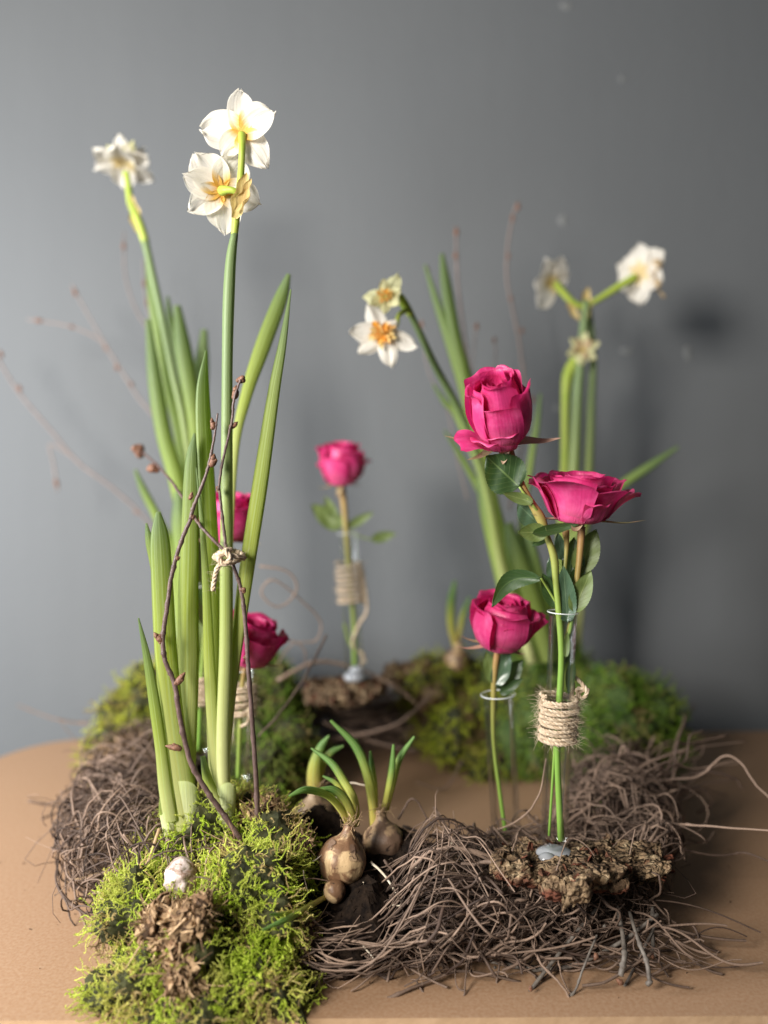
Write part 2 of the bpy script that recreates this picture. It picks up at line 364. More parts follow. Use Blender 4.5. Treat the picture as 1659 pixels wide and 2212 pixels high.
# table top: a sheet with a rounded rear left corner and a real thickness
tb = thing('table', (0, .75, -.018), 'brown kraft board table top with a rounded rear corner', 'table')
fy = .4745
def table_outline():
    pts = [(-.66, fy - .012), (.95, fy + .003), (.95, 1.052)]
    pts += [(.1, 1.03), (-.36, 1.008)]
    for a in np.linspace(0, 1, 14)[1:]:
        an = R(90 + 90 * a); pts.append((-.40 + .085 * math.cos(an), .885 + .12 * math.sin(an)))
    pts.append((-.60, .62))
    return np.array(pts)
ol = table_outline(); k = len(ol)
m = MB(); c = ol.mean(0)
nr = 1
top = np.column_stack([ol, np.zeros(k)]); inn = np.column_stack([c + (ol - c) * .9, np.zeros(k)])
j = np.arange(k); j2 = (j + 1) % k
m.add(np.vstack([top, inn, [[c[0], c[1], 0]]]), np.stack([j, j2, k + j2, k + j], -1), np.stack([np.full(k, 2 * k), k + j, k + j2], -1))
m.build('board_top', M['table'], tb, smooth=False)
m = MB(); olo = c + (ol - c) * 1.0
low = np.column_stack([olo, np.full(k, -.016)]); up = np.column_stack([olo, np.zeros(k)])
m.add(np.vstack([up, low]), np.stack([j, k + j, k + j2, j2], -1)); m.build('board_edge', M['edge'], tb, smooth=False)
m = MB(); box(m, (-.64, fy - .030, -.040), (.93, fy - .006, -.0165), .004); m.build('edge_strip', M['edge'], tb)

# ------------------------------------------------------------------ the wreath
WC = np.array([-.014, .757]); WA, WB, WN = .248, .214, 2.9
def ringpt(th):
    c, s = np.cos(th), np.sin(th); oy = WB * np.sign(s) * np.abs(s) ** (2 / WN)   # a little narrower at the front
    return np.stack([WC[0] + WA * (.98 + .55 * oy) * np.sign(c) * np.abs(c) ** (2 / WN), WC[1] + oy], -1)
def ringpath(th0, dth, rho, phi, dphi, n, wob=.006, zc=.040):
    """vectorised: all inputs (N,)"""
    t = np.linspace(0, 1, n)[None]; th = th0[:, None] + dth[:, None] * t
    c = ringpt(th); e = .01; d = ringpt(th + e) - ringpt(th - e); d /= np.linalg.norm(d, axis=-1, keepdims=True) + 1e-9
    nor = np.stack([d[..., 1], -d[..., 0]], -1)
    ph = phi[:, None] + dphi[:, None] * t
    f = rng.uniform(4, 14, (len(th0), 2)); o = rng.uniform(0, 6.28, (len(th0), 2))
    rr = rho[:, None] * (1 + .10 * ((c[..., 0] > .02) & (c[..., 1] < .62))) + wob * np.sin(f[:, :1] * t + o[:, :1]) * .7
    rad = rr * np.cos(ph); z = zc + rr * .86 * np.sin(ph) + wob * .5 * np.sin(f[:, 1:] * t + o[:, 1:])
    xy = c + nor * rad[..., None]
    # the bundle dips under the soil and bulbs at the front
    inz = np.clip(1.5 - np.abs(xy[..., 0] + .040) / .052, 0, 1); inz = inz * inz * (3 - 2 * inz) * (xy[..., 1] < .66)
    z = z * (1 - .55 * inz)
    # and lies flatter under the bark slab
    inb = np.clip(1.6 - np.abs(xy[..., 0] - .145) / .060, 0, 1); inb = inb * inb * (3 - 2 * inb) * (xy[..., 1] < .64)
    z = np.where(z > .050, z * (1 - inb) + (.050 + (z - .050) * .10) * inb, z)
    return np.concatenate([xy, np.maximum(z, .002)[..., None]], -1)
wreath = thing('vine_wreath', (WC[0], WC[1], 0), 'rounded square wreath of tangled brown vine stems lying on the board', 'wreath')
def rnd_strands(N, lo, hi, rlo, rhi, n, wob):
    th0 = rng.uniform(0, 6.283, N); dth = rng.uniform(lo, hi, N) * rng.choice([-1, 1], N)
    return ringpath(th0, dth, rng.uniform(rlo, rhi, N), rng.uniform(0, 6.283, N), rng.normal(0, 1.3, N), n, wob)
m = MB()
p = rnd_strands(1150, .12, .6, .002, .036, 16, .008); r = np.repeat(rng.uniform(.0004, .0011, 1150)[:, None], 16, 1)
bulk_tubes(m, p, r, 4, rng.uniform(0, .25, 1150))  # inner strands get darker tints, standing in for shade inside the bundle
def cross_strands(N, n, wob, rlo=.036, rhi=.046, bias=None):
    th0 = rng.uniform(0, 6.283, N) if bias is None else bias
    return ringpath(th0, rng.uniform(.06, .40, N) * rng.choice([-1, 1], N), rng.uniform(rlo, rhi, N), rng.uniform(-.8, 3.6, N), rng.uniform(-3.4, 3.4, N), n, wob)
N = 1000; p = cross_strands(N, 16, .012)
bulk_tubes(m, p, np.repeat(rng.uniform(.0003, .0008, N)[:, None], 16, 1), 4, rng.uniform(0, 1, N) ** 2.0)
# short stray ends leaving the bundle
N = 1300; base = rnd_strands(N, .05, .14, .032, .043, 9, .005); t = np.linspace(0, 1, 9)[None, :, None]
dirn = rng.normal(size=(N, 1, 3)) * np.array([1, 1, .8])
curl = rng.normal(size=(N, 1, 3)) * .016 * np.sin(t * rng.uniform(2, 6, (N, 1, 1)) + rng.uniform(0, 6, (N, 1, 1)))
base = base + dirn * .010 * t ** 1.5 + curl * t; base[..., 2] = np.maximum(base[..., 2], .002)
bulk_tubes(m, base, np.repeat(rng.uniform(.0003, .0008, N)[:, None], 9, 1) * (1 - .5 * t[..., 0]), 4, rng.uniform(0, 1, N))
# low strays trailing onto the board under the front right side
N = 230; t = np.linspace(0, 1, 16)[None, :]; x0 = rng.uniform(-.03, .20, (N, 1)); an = rng.normal(0, .7, (N, 1)) + rng.choice([0, 3.14], (N, 1)); L_ = rng.uniform(.02, .09, (N, 1))
ww = np.sin(t * rng.uniform(2, 7, (N, 1)) + rng.uniform(0, 6, (N, 1))) * .006
sx = x0 + np.cos(an) * L_ * t - np.sin(an) * ww; sy = rng.uniform(.508, .545, (N, 1)) + np.sin(an) * L_ * t * .4 + ww * .6; sz = rng.uniform(.006, .034, (N, 1)) * (1 - .5 * t) + ww * .7
bulk_tubes(m, np.stack([sx, np.maximum(sy, .492), np.maximum(sz, .0015)], -1), np.repeat(rng.uniform(.0004, .0010, N)[:, None], 16, 1), 5, rng.uniform(0, .8, N))
# wiry curls standing off the bundle
N = 620; base = rnd_strands(N, .1, .35, .036, .046, 18, .008); t = np.linspace(0, 1, 18)[None, :, None]; lift = np.abs(rng.normal(0, 1, (N, 1, 1)))
bump_ = np.sin(math.pi * t) * lift * .012; up = rng.normal(size=(N, 1, 3)); up[..., 2] = np.abs(up[..., 2]) * .8; base = base + up * bump_; base[..., 2] = np.maximum(base[..., 2], .002)
bulk_tubes(m, base, np.repeat(rng.uniform(.0004, .0009, N)[:, None], 18, 1), 5, rng.uniform(.2, 1, N))
tag(m.build('vine_tangle', M['vine'], wreath), kind='stuff')
# individually built vines: outer, camera side ones first
N = 235
th0 = np.where(rng.random(N) < .72, rng.normal(-1.15, .75, N), rng.uniform(0, 6.283, N))
k1 = 70
pa = ringpath(th0[:k1], rng.uniform(.35, 1.1, k1) * rng.choice([-1, 1], k1), rng.uniform(.038, .050, k1), rng.uniform(-.6, 3.2, k1), rng.normal(0, 1.0, k1), 26, .011)
pb = cross_strands(N - k1, 26, .012, .038, .051, th0[k1:]); pp = np.concatenate([pa, pb])
for i in range(N):
    m = MB(); r0 = .00035 + .0011 * rng.random() ** 2.4; rr = r0 * (1 + .14 * np.sin(np.linspace(0, rng.uniform(6, 18), 26))) * np.linspace(1, rng.uniform(.35, .8), 26)
    for kx in rng.integers(3, 24, 3): rr[kx] *= 1.5
    q_ = pp[i] + np.cumsum(rng.normal(0, .0009, (26, 3)), 0) * .6; q_[:, 2] = np.maximum(q_[:, 2], .002)
    tube(m, q_, rr, 6, float(rng.uniform(0, 1) ** 1.8)); m.build('vine', M['vine'], wreath)
def px_vine(ctrl, w, n=40, mat='vine', parent=wreath, name='vine', tint=.7, knots=0, jit=.0, w2=None):
    c = np.array([P(*a) for a in ctrl]); q = crom(c, n); Y = np.mean([a[2] for a in ctrl])
    rr = np.linspace(PX(w, Y) / 2, PX(w2 if w2 else w * .7, Y) / 2, n)
    if jit: q = q + np.cumsum(rng.normal(0, jit, q.shape), 0) * .3
    if knots:
        for kx in rng.choice(np.arange(2, n - 2), knots, replace=False): rr[kx] *= 1.45
    mb = MB(); tube(mb, q, rr, 8, tint); return mb.build(name, M[mat], parent)
for ctrl, w in (
    ([(1230, 1835, .60), (1330, 1812, .60), (1395, 1792, .61), (1440, 1776, .62), (1520, 1779, .60), (1670, 1786, .56)], 5.5),
    ([(1250, 1790, .66), (1340, 1795, .64), (1400, 1800, .62), (1445, 1812, .61), (1490, 1838, .60), (1560, 1846, .60), (1610, 1840, .6), (1670, 1858, .58)], 5.5),
    ([(1250, 1830, .68), (1320, 1760, .68), (1375, 1700, .68), (1450, 1683, .67), (1510, 1672, .66), (1560, 1632, .65), (1600, 1645, .64), (1630, 1690, .63), (1670, 1725, .62)], 5.5),
    ([(1440, 1690, .70), (1520, 1668, .70), (1580, 1680, .7), (1600, 1700, .7)], 8),
    ([(1320, 1660, .70), (1385, 1690, .69), (1400, 1760, .68), (1395, 1780, .68), (1330, 1800, .66)], 9),
    ([(1290, 1760, .66), (1340, 1700, .67), (1400, 1650, .68), (1490, 1620, .69)], 8),
    ([(1395, 1690, .69), (1430, 1708, .69), (1450, 1640, .72), (1480, 1545, .76)], 8),
    ([(1440, 1760, .72), (1470, 1710, .72), (1510, 1705, .72), (1540, 1735, .72), (1510, 1760, .73)], 8),
    ([(1200, 1800, .62), (1240, 1765, .63), (1300, 1720, .64), (1370, 1670, .66), (1440, 1655, .68)], 7),
    ([(870, 1785, .62), (920, 1800, .61), (980, 1812, .6), (1060, 1800, .6), (1130, 1790, .6), (1200, 1775, .6)], 7),
    ([(860, 1770, .60), (890, 1728, .60), (915, 1762, .6), (935, 1790, .6)], 5),
    ([(938, 1742, .62), (965, 1790, .61), (1000, 1815, .6)], 7),
    ([(1180, 1640, .56), (1165, 1720, .57), (1120, 1775, .585), (1050, 1800, .6), (980, 1830, .58)], 4),
    ([(960, 1835, .56), (1010, 1838, .545), (1065, 1880, .54), (1075, 1910, .535), (1060, 1950, .535)], 6),
    ([(1120, 1800, .56), (1110, 1840, .54), (1105, 1880, .53), (1098, 1930, .53)], 5),
    ([(885, 2055, .53), (875, 2000, .53), (890, 1965, .53), (930, 1958, .53), (955, 1985, .53)], 6),
    ([(830, 1860, .54), (850, 1890, .535), (868, 1930, .53)], 6),
    ([(1020, 1900, .53), (1080, 1905, .525), (1120, 1925, .525), (1170, 1945, .525)], 6),
    ([(1150, 1950, .525), (1230, 1952, .525), (1280, 1975, .525), (1297, 1990, .525)], 7),
    ([(870, 1990, .52), (960, 2000, .515), (1010, 2000, .515)], 7),
    ([(1065, 1975, .52), (1110, 1985, .52), (1150, 2010, .52), (1180, 2020, .52)], 8),
    ([(1230, 1990, .52), (1270, 2010, .515), (1305, 2060, .51)], 4),
    ([(1230, 1953, .52), (1200, 1955, .52)], 8),
    ([(720, 2050, .53), (800, 2070, .52), (870, 2060, .52), (940, 2075, .52), (1060, 2060, .52), (1150, 2100, .51), (1240, 2180, .5)], 6),
    ([(690, 2160, .50), (770, 2175, .49), (850, 2150, .49), (930, 2120, .50), (1000, 2100, .505), (1120, 2125, .505)], 8),
    ([(900, 2120, .50), (930, 2165, .49), (970, 2185, .49), (1000, 2150, .49), (1005, 2080, .505), (1040, 1990, .52)], 5),
    ([(1080, 2080, .51), (1075, 2140, .5), (1090, 2200, .49)], 5),
    ([(1110, 2090, .51), (1150, 2060, .51), (1175, 2090, .5), (1230, 2150, .49), (1245, 2225, .485)], 6),
    ([(1205, 2070, .51), (1215, 2110, .5), (1230, 2150, .49)], 4),
    ([(690, 2110, .52), (760, 2120, .51), (850, 2090, .51), (900, 2080, .515)], 6),
    # left hand loops
    ([(330, 1960, .58), (240, 2020, .56), (195, 2010, .56), (165, 1940, .57), (160, 1870, .59), (185, 1850, .6)], 6),
    ([(150, 1850, .60), (140, 1920, .58), (150, 1990, .57), (180, 2010, .57), (230, 1985, .57), (260, 1930, .58)], 4),
    ([(145, 1900, .60), (210, 1950, .59), (290, 1960, .58), (330, 1930, .58)], 5),
    ([(330, 1850, .57), (290, 1950, .56), (240, 1985, .56), (180, 1975, .57)], 5),
    ([(250, 2000, .56), (215, 2050, .55), (240, 2080, .55), (300, 2085, .55)], 4),
    ([(200, 1990, .57), (200, 2040, .56), (225, 2075, .55), (225, 2110, .545)], 4),
    ([(160, 1900, .6), (200, 1850, .62), (260, 1840, .62), (300, 1870, .6)], 5),
    ([(370, 1790, .70), (330, 1745, .70), (285, 1700, .72), (260, 1680, .73), (230, 1690, .74)], 8),
    ([(60, 1730, .74), (150, 1750, .75), (220, 1780, .75), (260, 1800, .74)], 6),
    ([(90, 1770, .72), (140, 1745, .74), (160, 1700, .76), (200, 1680, .78)], 5),
    ([(195, 1565, .90), (120, 1555, .94), (40, 1525, .98)], 4),
    ([(200, 1870, .62), (300, 1850, .60), (380, 1835, .59)], 7),
    # behind
    ([(560, 1222, .78), (620, 1235, .78), (640, 1275, .78), (600, 1310, .78), (563, 1280, .78), (590, 1252, .78), (650, 1300, .79), (690, 1345, .8), (680, 1385, .8), (630, 1392, .8), (595, 1440, .82)], 4.3),
    ([(705, 1372, .74), (655, 1465, .72), (600, 1540, .70), (555, 1590, .69)], 5.6),
    ([(575, 1440, .80), (585, 1395, .79), (625, 1385, .78), (660, 1400, .78), (665, 1440, .78)], 3.7),
    ([(600, 1470, .84), (680, 1430, .86), (760, 1440, .88), (850, 1480, .88), (900, 1520, .88)], 8),
    ([(660, 1600, .86), (760, 1590, .86), (860, 1560, .86), (930, 1500, .88)], 9),
    ([(700, 1560, .87), (800, 1600, .87), (900, 1620, .86)], 8),
    ([(1000, 1640, .84), (960, 1700, .82), (900, 1690, .82)], 4),
): px_vine(ctrl, w, max(12, 7 * len(ctrl)), tint=float(rng.uniform(.15, .9)), knots=2, jit=.0007)
for _ in range(26):      # sprays of thin twig standing off the right end
    a_ = np.array([rng.uniform(1330, 1450), rng.uniform(1650, 1830)]); e_ = a_ + [rng.uniform(50, 190), rng.uniform(-110, 60)]; Y_ = rng.uniform(.62, .76); kk = []
    for t_ in np.linspace(0, 1, 5): kk.append((*(a_ + (e_ - a_) * t_ + rng.normal(0, 13, 2)), Y_ + .03 * t_))
    if all(.33 - (k_[1] - 1061) * k_[2] / F > .004 for k_ in kk): px_vine(kk, rng.uniform(2.5, 6), 30, tint=float(rng.uniform(.2, 1)), knots=2, jit=.0006)
for ctrl, w, w2 in (
    ([(1335, 1960, .535), (1347, 2040, .512), (1347, 2066, .50), (1338, 2108, .495)], 10, 12),
    ([(1360, 1970, .53), (1379, 2032, .508), (1395, 2076, .495), (1402, 2118, .49)], 8, 10),
    ([(1420, 1990, .53), (1343, 2140, .498), (1304, 2182, .49), (1255, 2200, .485)], 6, 9),
    ([(1060, 2075, .52), (1150, 2092, .515), (1240, 2084, .515), (1340, 2035, .52), (1420, 1975, .53)], 10, 8),
    ([(1290, 1960, .53), (1160, 2120, .50), (1108, 2203, .48)], 8, 9),
    ([(1290, 2020, .51), (1260, 2095, .495), (1235, 2150, .49), (1150, 2200, .48)], 5, 5),
    ([(1410, 1960, .54), (1410, 2040, .52), (1412, 2062, .51)], 8, 10)):
    px_vine(ctrl, w, 24, 'greytwig', name='twig_stub', w2=w2, knots=2, jit=.0003)
# cut ends and small dry buds on the stubs
for (u, v, Y, s, mt) in ((1338, 2120, .495, 11, 'bud'), (1402, 2124, .49, 11, 'greytwig'), (1288, 2068, .50, 10, 'bud'), (1146, 2135, .49, 9, 'bud'), (1410, 2066, .51, 8, 'bud'), (1306, 2002, .52, 8, 'greytwig'), (1240, 2195, .48, 10, 'bud'), (1070, 2090, .50, 7, 'greytwig')):
    m = MB(); lump(m, P(u, v, Y), np.array([1, .8, 1.2]) * PX(s, Y) * .6, 2, .8, 300); m.build('dry_bud', M[mt], wreath)

# ------------------------------------------------------------------ moss
def frond_templates(k, nseg=9, curlv=1.0, leaf=.9):
    out = []
    for _ in range(k):
        t = np.linspace(0, 1, nseg); a = rng.uniform(0, 6.28); bend = rng.uniform(.4, 1.6) * curlv
        x = np.stack([np.sin(t * bend * 1.6) * math.cos(a) * .45 * t + rng.normal(0, .05) * t, np.sin(t * bend * 1.6) * math.sin(a) * .45 * t, t * (1 - .25 * t * bend)], -1)
        x += np.stack([np.sin(t * 9 + a), np.cos(t * 8 + a), 0 * t], -1) * .045
        T = nrm(np.gradient(x, axis=0)); A = nrm(np.cross(T, [.3, .9, .1])); B = np.cross(T, A); V = []; Fc = []
        # core
        for i in range(nseg):
            for q in range(3):
                an = q * 2.094; V.append(x[i] + (A[i] * math.cos(an) + B[i] * math.sin(an)) * .022 * (1 - .4 * t[i]))
        for i in range(nseg - 1):
            for q in range(3):
                a0, b0 = i * 3 + q, i * 3 + (q + 1) % 3; Fc += [[a0, b0, b0 + 3], [a0, b0 + 3, a0 + 3]]
        for i in range(1, nseg):
            for q in range(3):
                an = q * 2.094 + i * 1.1 + rng.uniform(-.3, .3); d = A[i] * math.cos(an) + B[i] * math.sin(an); s = np.cross(d, T[i])
                L = leaf * .13 * (1 - .35 * t[i]) * rng.uniform(.7, 1.2); b = x[i]; tip = b + d * L * .8 + T[i] * L * .8
                n0 = len(V); V += [b - s * .028, b + s * .028, tip]; Fc.append([n0, n0 + 1, n0 + 2])
        out.append((np.array(V), np.array(Fc)))
    return out
FT = frond_templates(10); FTs = frond_templates(5, 5, 1.2, 1.7)
def scatter_fronds(mb, pts, nors, size, T, droop=.3, spread=.7, tint_fn=None, mi=0):
    for i in range(len(pts)):
        V, Fc = T[rng.integers(len(T))]
        d = nrm(nors[i] + rng.normal(0, spread, 3) * .6 + np.array([0, 0, -droop]))
        rm = rotm(d, rng.uniform(0, 6.28)); s = size * rng.uniform(.55, 1.35)
        mb.add((V * s) @ rm.T + pts[i], None, Fc, None, float(tint_fn(pts[i])) if tint_fn else float(rng.random()), mi)
def surf_samples(mb_list, n, keep=None):
    """[(verts, faces, weight)] -> random points spread by area, with surface normals"""
    A_, B_, C_, N0 = [], [], [], []
    for v, f, _ in mb_list: A_.append(v[f[:, 0]]); B_.append(v[f[:, 1]]); C_.append(v[f[:, 2]])
    A_, B_, C_ = map(np.concatenate, (A_, B_, C_)); cr = np.cross(B_ - A_, C_ - A_); ar = np.linalg.norm(cr, axis=1); idx = rng.choice(len(ar), n, p=ar / ar.sum())
    r1 = np.sqrt(rng.random((n, 1))); r2 = rng.random((n, 1)); P_ = A_[idx] * (1 - r1) + B_[idx] * r1 * (1 - r2) + C_[idx] * r1 * r2; N_ = nrm(cr[idx])
    if keep is not None: kk = keep(P_, N_); P_, N_ = P_[kk], N_[kk]
    return P_, N_
def moss_clump(name, label, ells, n, size, matn, bedmat, T, group=None, amp=.35, droop=.25, dry=.25, keep=None, zmin=.001, scale=26):
    bed = MB(); L = []
    for (c, r) in ells:
        w, nn = lump(bed, c, r, 5 if n > 9000 else 4, amp, scale, oct=5); L.append((w, nn, np.prod(r) ** .66))
    for v in bed.V: v[:, 2] = np.maximum(v[:, 2], zmin)
    fm = MB()
    P_, N_ = surf_samples(L, n, lambda p, q: (p[:, 2] > zmin) & (q[:, 1] < .75) if keep is None else keep(p, q))
    def tf(p):
        d = fb(p + 3.3, 38, 3)
        t = .32 + .42 * d + rng.normal(0, .13)
        return min(1, max(0, t + (dry if d > .12 else 0)))
    scatter_fronds(fm, P_, N_, size, T, droop, tint_fn=tf)
    # bed and fronds live in one mesh
    off = bed.n; V = np.concatenate(bed.V); Tt = np.concatenate(bed.T)
    fm.add(V, None, Tt, None, .5, 1)
    o = fm.build(name, [M[matn], M[bedmat]], smooth=False)
    return tag(o, label, 'moss', group, 'stuff')
def PZ(u, v, Y): return P(u, v, Y)
moss_clump('moss_clump', 'bright green curly moss mound spilling over the front left corner of the wreath', [
    ((-.135, .560, .050), (.048, .040, .036)), ((-.095, .550, .046), (.038, .036, .034)), ((-.150, .528, .030), (.045, .036, .036)),
    ((-.112, .506, .018), (.050, .030, .036)), ((-.086, .520, .030), (.028, .034, .042)), ((-.150, .495, .010), (.042, .026, .024)), ((-.128, .538, .052), (.036, .026, .024)),
    ((-.080, .500, .010), (.026, .024, .028)), ((-.112, .488, .004), (.060, .020, .020)), ((-.068, .555, .040), (.02, .025, .03)), ((-.112, .474, -.006), (.068, .016, .022)), ((-.158, .560, .040), (.026, .03, .030)), ((-.148, .585, .056), (.032, .028, .032)), ((-.105, .585, .056), (.036, .028, .032))],
    22000, .0132, 'moss', 'mossbed', FT, group='moss clumps on the wreath', scale=34, amp=.6, zmin=-.012, droop=.05)
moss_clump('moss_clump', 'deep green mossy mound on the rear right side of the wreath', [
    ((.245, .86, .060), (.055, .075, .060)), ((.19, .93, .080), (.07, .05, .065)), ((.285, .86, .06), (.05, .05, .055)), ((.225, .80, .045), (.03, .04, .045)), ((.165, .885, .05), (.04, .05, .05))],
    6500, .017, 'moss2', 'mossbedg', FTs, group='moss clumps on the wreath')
moss_clump('moss_clump', 'yellow green moss mound on the rear left corner of the wreath', [
    ((-.255, .90, .075), (.055, .06, .055)), ((-.22, .95, .10), (.05, .04, .055)), ((-.29, .86, .05), (.035, .05, .035))],
    3500, .016, 'moss3', 'mossbed', FTs, group='moss clumps on the wreath', amp=.6)
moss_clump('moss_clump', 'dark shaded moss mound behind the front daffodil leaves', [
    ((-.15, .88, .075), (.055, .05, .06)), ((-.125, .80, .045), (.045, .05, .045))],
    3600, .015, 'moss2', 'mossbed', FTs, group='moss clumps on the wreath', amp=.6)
moss_clump('moss_clump', 'patchy brown and green moss hanging from the middle of the rear side', [
    ((.075, .945, .075), (.045, .04, .05)), ((.115, .90, .05), (.04, .04, .05)), ((.085, .88, .04), (.028, .03, .035))],
    3200, .016, 'moss3', 'mossbed', FTs, group='moss clumps on the wreath', amp=.7, dry=.55)

# ------------------------------------------------------------------ fibrous brown debris
def fibres(mb, pts, nors, size, rad, n=6, tlo=0, thi=1):
    N = len(pts); t = np.linspace(0, 1, n)[None, :, None]
    d = nrm(nors + rng.normal(0, .9, (N, 3)))[:, None]; c = rng.normal(0, .35, (N, 1, 3))
    L = size * rng.uniform(.4, 1.5, (N, 1, 1))
    p = pts[:, None] + (d * t + c * t ** 2) * L
    bulk_tubes(mb, p, np.repeat(rad * rng.uniform(.5, 1.5, (N, 1)), n, 1) * (1 - .6 * t[..., 0]), 3, rng.uniform(tlo, thi, N))
def flakes(mb, pts, nors, size):
    for i in range(len(pts)):
        rm = rotm(nrm(nors[i] + rng.normal(0, .8, 3)), rng.uniform(0, 6)); s = size * rng.uniform(.4, 1.4)
        q = np.array([[-.5, -.18, 0], [.1, -.25, .05], [.55, -.1, -.04], [.5, .14, .02], [0, .25, .08], [-.45, .16, -.03]]) * rng.uniform(.7, 1.2, (6, 3))
        q2 = q * [1, 1, 1] + [0, 0, -.09]
        v = (np.vstack([q, q2]) * s) @ rm.T + pts[i]
        j = np.arange(6); j2 = (j + 1) % 6
        mb.add(v, np.vstack([[0, 1, 2, 3], [0, 3, 4, 5], np.stack([j, 6 + j, 6 + j2, j2], -1)]), None, None, float(rng.random()))
def debris(name, label, ells, nf, nk, size, cat='root ball', mat='fibre', rad=.00045):
    root = thing(name, tuple(ells[0][0]), label, cat)
    m = MB(); L = []
    for c, r in ells:
        w, nn = lump(m, c, r, 4, .75, 60, oct=5); L.append((w, nn, np.prod(r) ** .66))
    m.build('lump', M['fibred'], root)
    m = MB(); p, q = surf_samples(L, nf); fibres(m, p, q, size, rad); tag(m.build('fibres', M[mat], root, smooth=False), kind='stuff')
    m = MB(); p, q = surf_samples(L, nk); flakes(m, p, q, size); tag(m.build('flakes', M[mat], root, smooth=False), kind='stuff')
    return root
c1 = P(375, 2003, .476)
debris('root_ball', 'shaggy brown root ball hanging below the papery bulb in the front moss', [(c1 + [-.010, .004, .003], (.012, .010, .010)), (c1 + [.009, .004, .004], (.011, .009, .012)), (c1 + [.0, .002, -.010], (.013, .008, .007)), (c1 + [.014, .006, .012], (.008, .008, .007)), (P(398, 2112, .466), (.009, .006, .010)), (P(385, 2075, .470), (.007, .006, .006))], 700, 520, .0098)
debris('dry_litter', 'clump of dry brown leaf litter on top of the front moss', [(P(545, 1772, .57), (.020, .016, .010)), (P(510, 1870, .535), (.012, .010, .014))], 900, 200, .008, 'leaf litter')
debris('dry_litter', 'brown crumbling litter at the right edge of the front moss', [(P(655, 2070, .515), (.009, .012, .028)), (P(630, 1830, .55), (.010, .010, .012))], 700, 160, .007, 'leaf litter')
debris('dry_litter', 'brown litter packed on the left side of the wreath', [(P(270, 1650, .80), (.035, .03, .022)), (P(290, 1760, .74), (.03, .03, .02))], 1500, 300, .014, 'leaf litter', rad=.0007)

# ------------------------------------------------------------------ soil, bulbs, shoots
soil = MB(); L = []
for c, r in (((-.014, .540, .024), (.038, .032, .026)), ((-.030, .528, .012), (.028, .026, .022)), ((.012, .585, .040), (.030, .028, .024)), ((-.062, .61, .034), (.038, .034, .034)), ((-.035, .590, .036), (.030, .028, .024))):
    w, nn = lump(soil, c, r, 4, .35, 60, oct=5); L.append((w, nn, np.prod(r) ** .66))
p_, n_ = surf_samples(L, 2600); flakes(soil, p_, n_, .0035)
so = soil.build('soil_clump', M['soil'], smooth=False); tag(so, 'black potting soil packed around the small bulbs', 'soil', kind='stuff')
PROF = [(0, -1), (.35, -.97), (.72, -.78), (.95, -.40), (1, -.02), (.92, .32), (.70, .62), (.44, .84), (.30, 1.02), (.24, 1.25), (.21, 1.45)]
def bulb(u, v, Y, r_px, axis, matn, label, name='flower_bulb', squash=1.0, neck=True, roots=0):
    c = P(u, v, Y); r = PX(r_px, Y); root = thing(name, tuple(c), label, 'bulb', 'sprouting bulbs')
    pr = crom(np.array(PROF if neck else PROF[:8] + [(.2, .95), (0, 1.0)]), 30); ns = 36; rm = rotm(axis)
    V = []
    for (a, z) in pr:
        for j in range(ns):
            th = j / ns * 6.2832; q = np.array([a * math.cos(th), a * math.sin(th), z * squash])
            k = 1 + (.035 if matn != 'bulb3' else .22) * fb(q + c * 50, 2.5) + .02 * math.sin(th * 9 + z * 2) * (z > -.4)
            V.append(c + rm @ (q * r * [k, k, 1]))
    m = MB(); m.add(V, quadgrid(30, ns, True), None); body = m.build('bulb_body', M[matn], root)
    # loose papery skin flaps
    m = MB()
    for _ in range(9 if neck else 3):
        th0 = rng.uniform(0, 6.28); z0 = rng.uniform(-.5, .6); dz = rng.uniform(.3, .7); dw = rng.uniform(.3, .7); G = []
        for i in range(6):
            for j in range(6):
                z = z0 + dz * i / 5; th = th0 + dw * (j / 5 - .5) * (1 + .3 * math.sin(i * 2.1)); a = np.interp(z, [p[1] for p in PROF], [p[0] for p in PROF])
                a = a * 1.03 + .06 * (i / 5) ** 2 + .03 * abs(j / 5 - .5)
                G.append(c + rm @ (np.array([a * math.cos(th), a * math.sin(th), z * squash]) * r))
        m.add(G, quadgrid(6, 6))
    m.build('papery_skin', M['bulb2'], body)
    if neck:
        m = MB(); tp = c + rm @ np.array([0, 0, 1.4 * r * squash])
        p_ = tp + rng.normal(0, .16 * r, (60, 3)); fibres(m, p_, np.tile(rm[:, 2], (60, 1)), r * .35, .0004, tlo=.4); m.build('neck_fibres', M['fibre'], body)
    if roots:
        for _ in range(roots):
            b = c + rm @ (np.array([rng.normal(0, .2), rng.normal(0, .2) - .2, -.95]) * r); d = np.array([rng.normal(0, 1), -.3, -.9])
            t = np.linspace(0, 1, 14)[:, None]; L_ = rng.uniform(.012, .024)
            q = b + d * t * L_ + np.stack([np.sin(t[:, 0] * rng.uniform(3, 7)) * .003, 0 * t[:, 0], np.cos(t[:, 0] * 5) * .002], -1); q[:, 2] = np.maximum(q[:, 2], .003)
            m = MB(); tube(m, q, np.linspace(.0005, .0003, 14), 5, float(rng.random() * .6)); m.build('root', M['root'], root)
    return root
def shoots(root, lst, matn='shoot', name='leaf', thick=.22, fold=.22):
    for ctrl in lst:
        m = MB(); strap(m, ctrl, 28, thick, roll=rng.uniform(-.3, .3), fold=fold); m.build(name, M[matn], root)
bA = bulb(740, 1855, .548, 52, (.22, .1, 1), 'bulb', 'round tan bulb with four arching green leaves beside the front moss', roots=4)
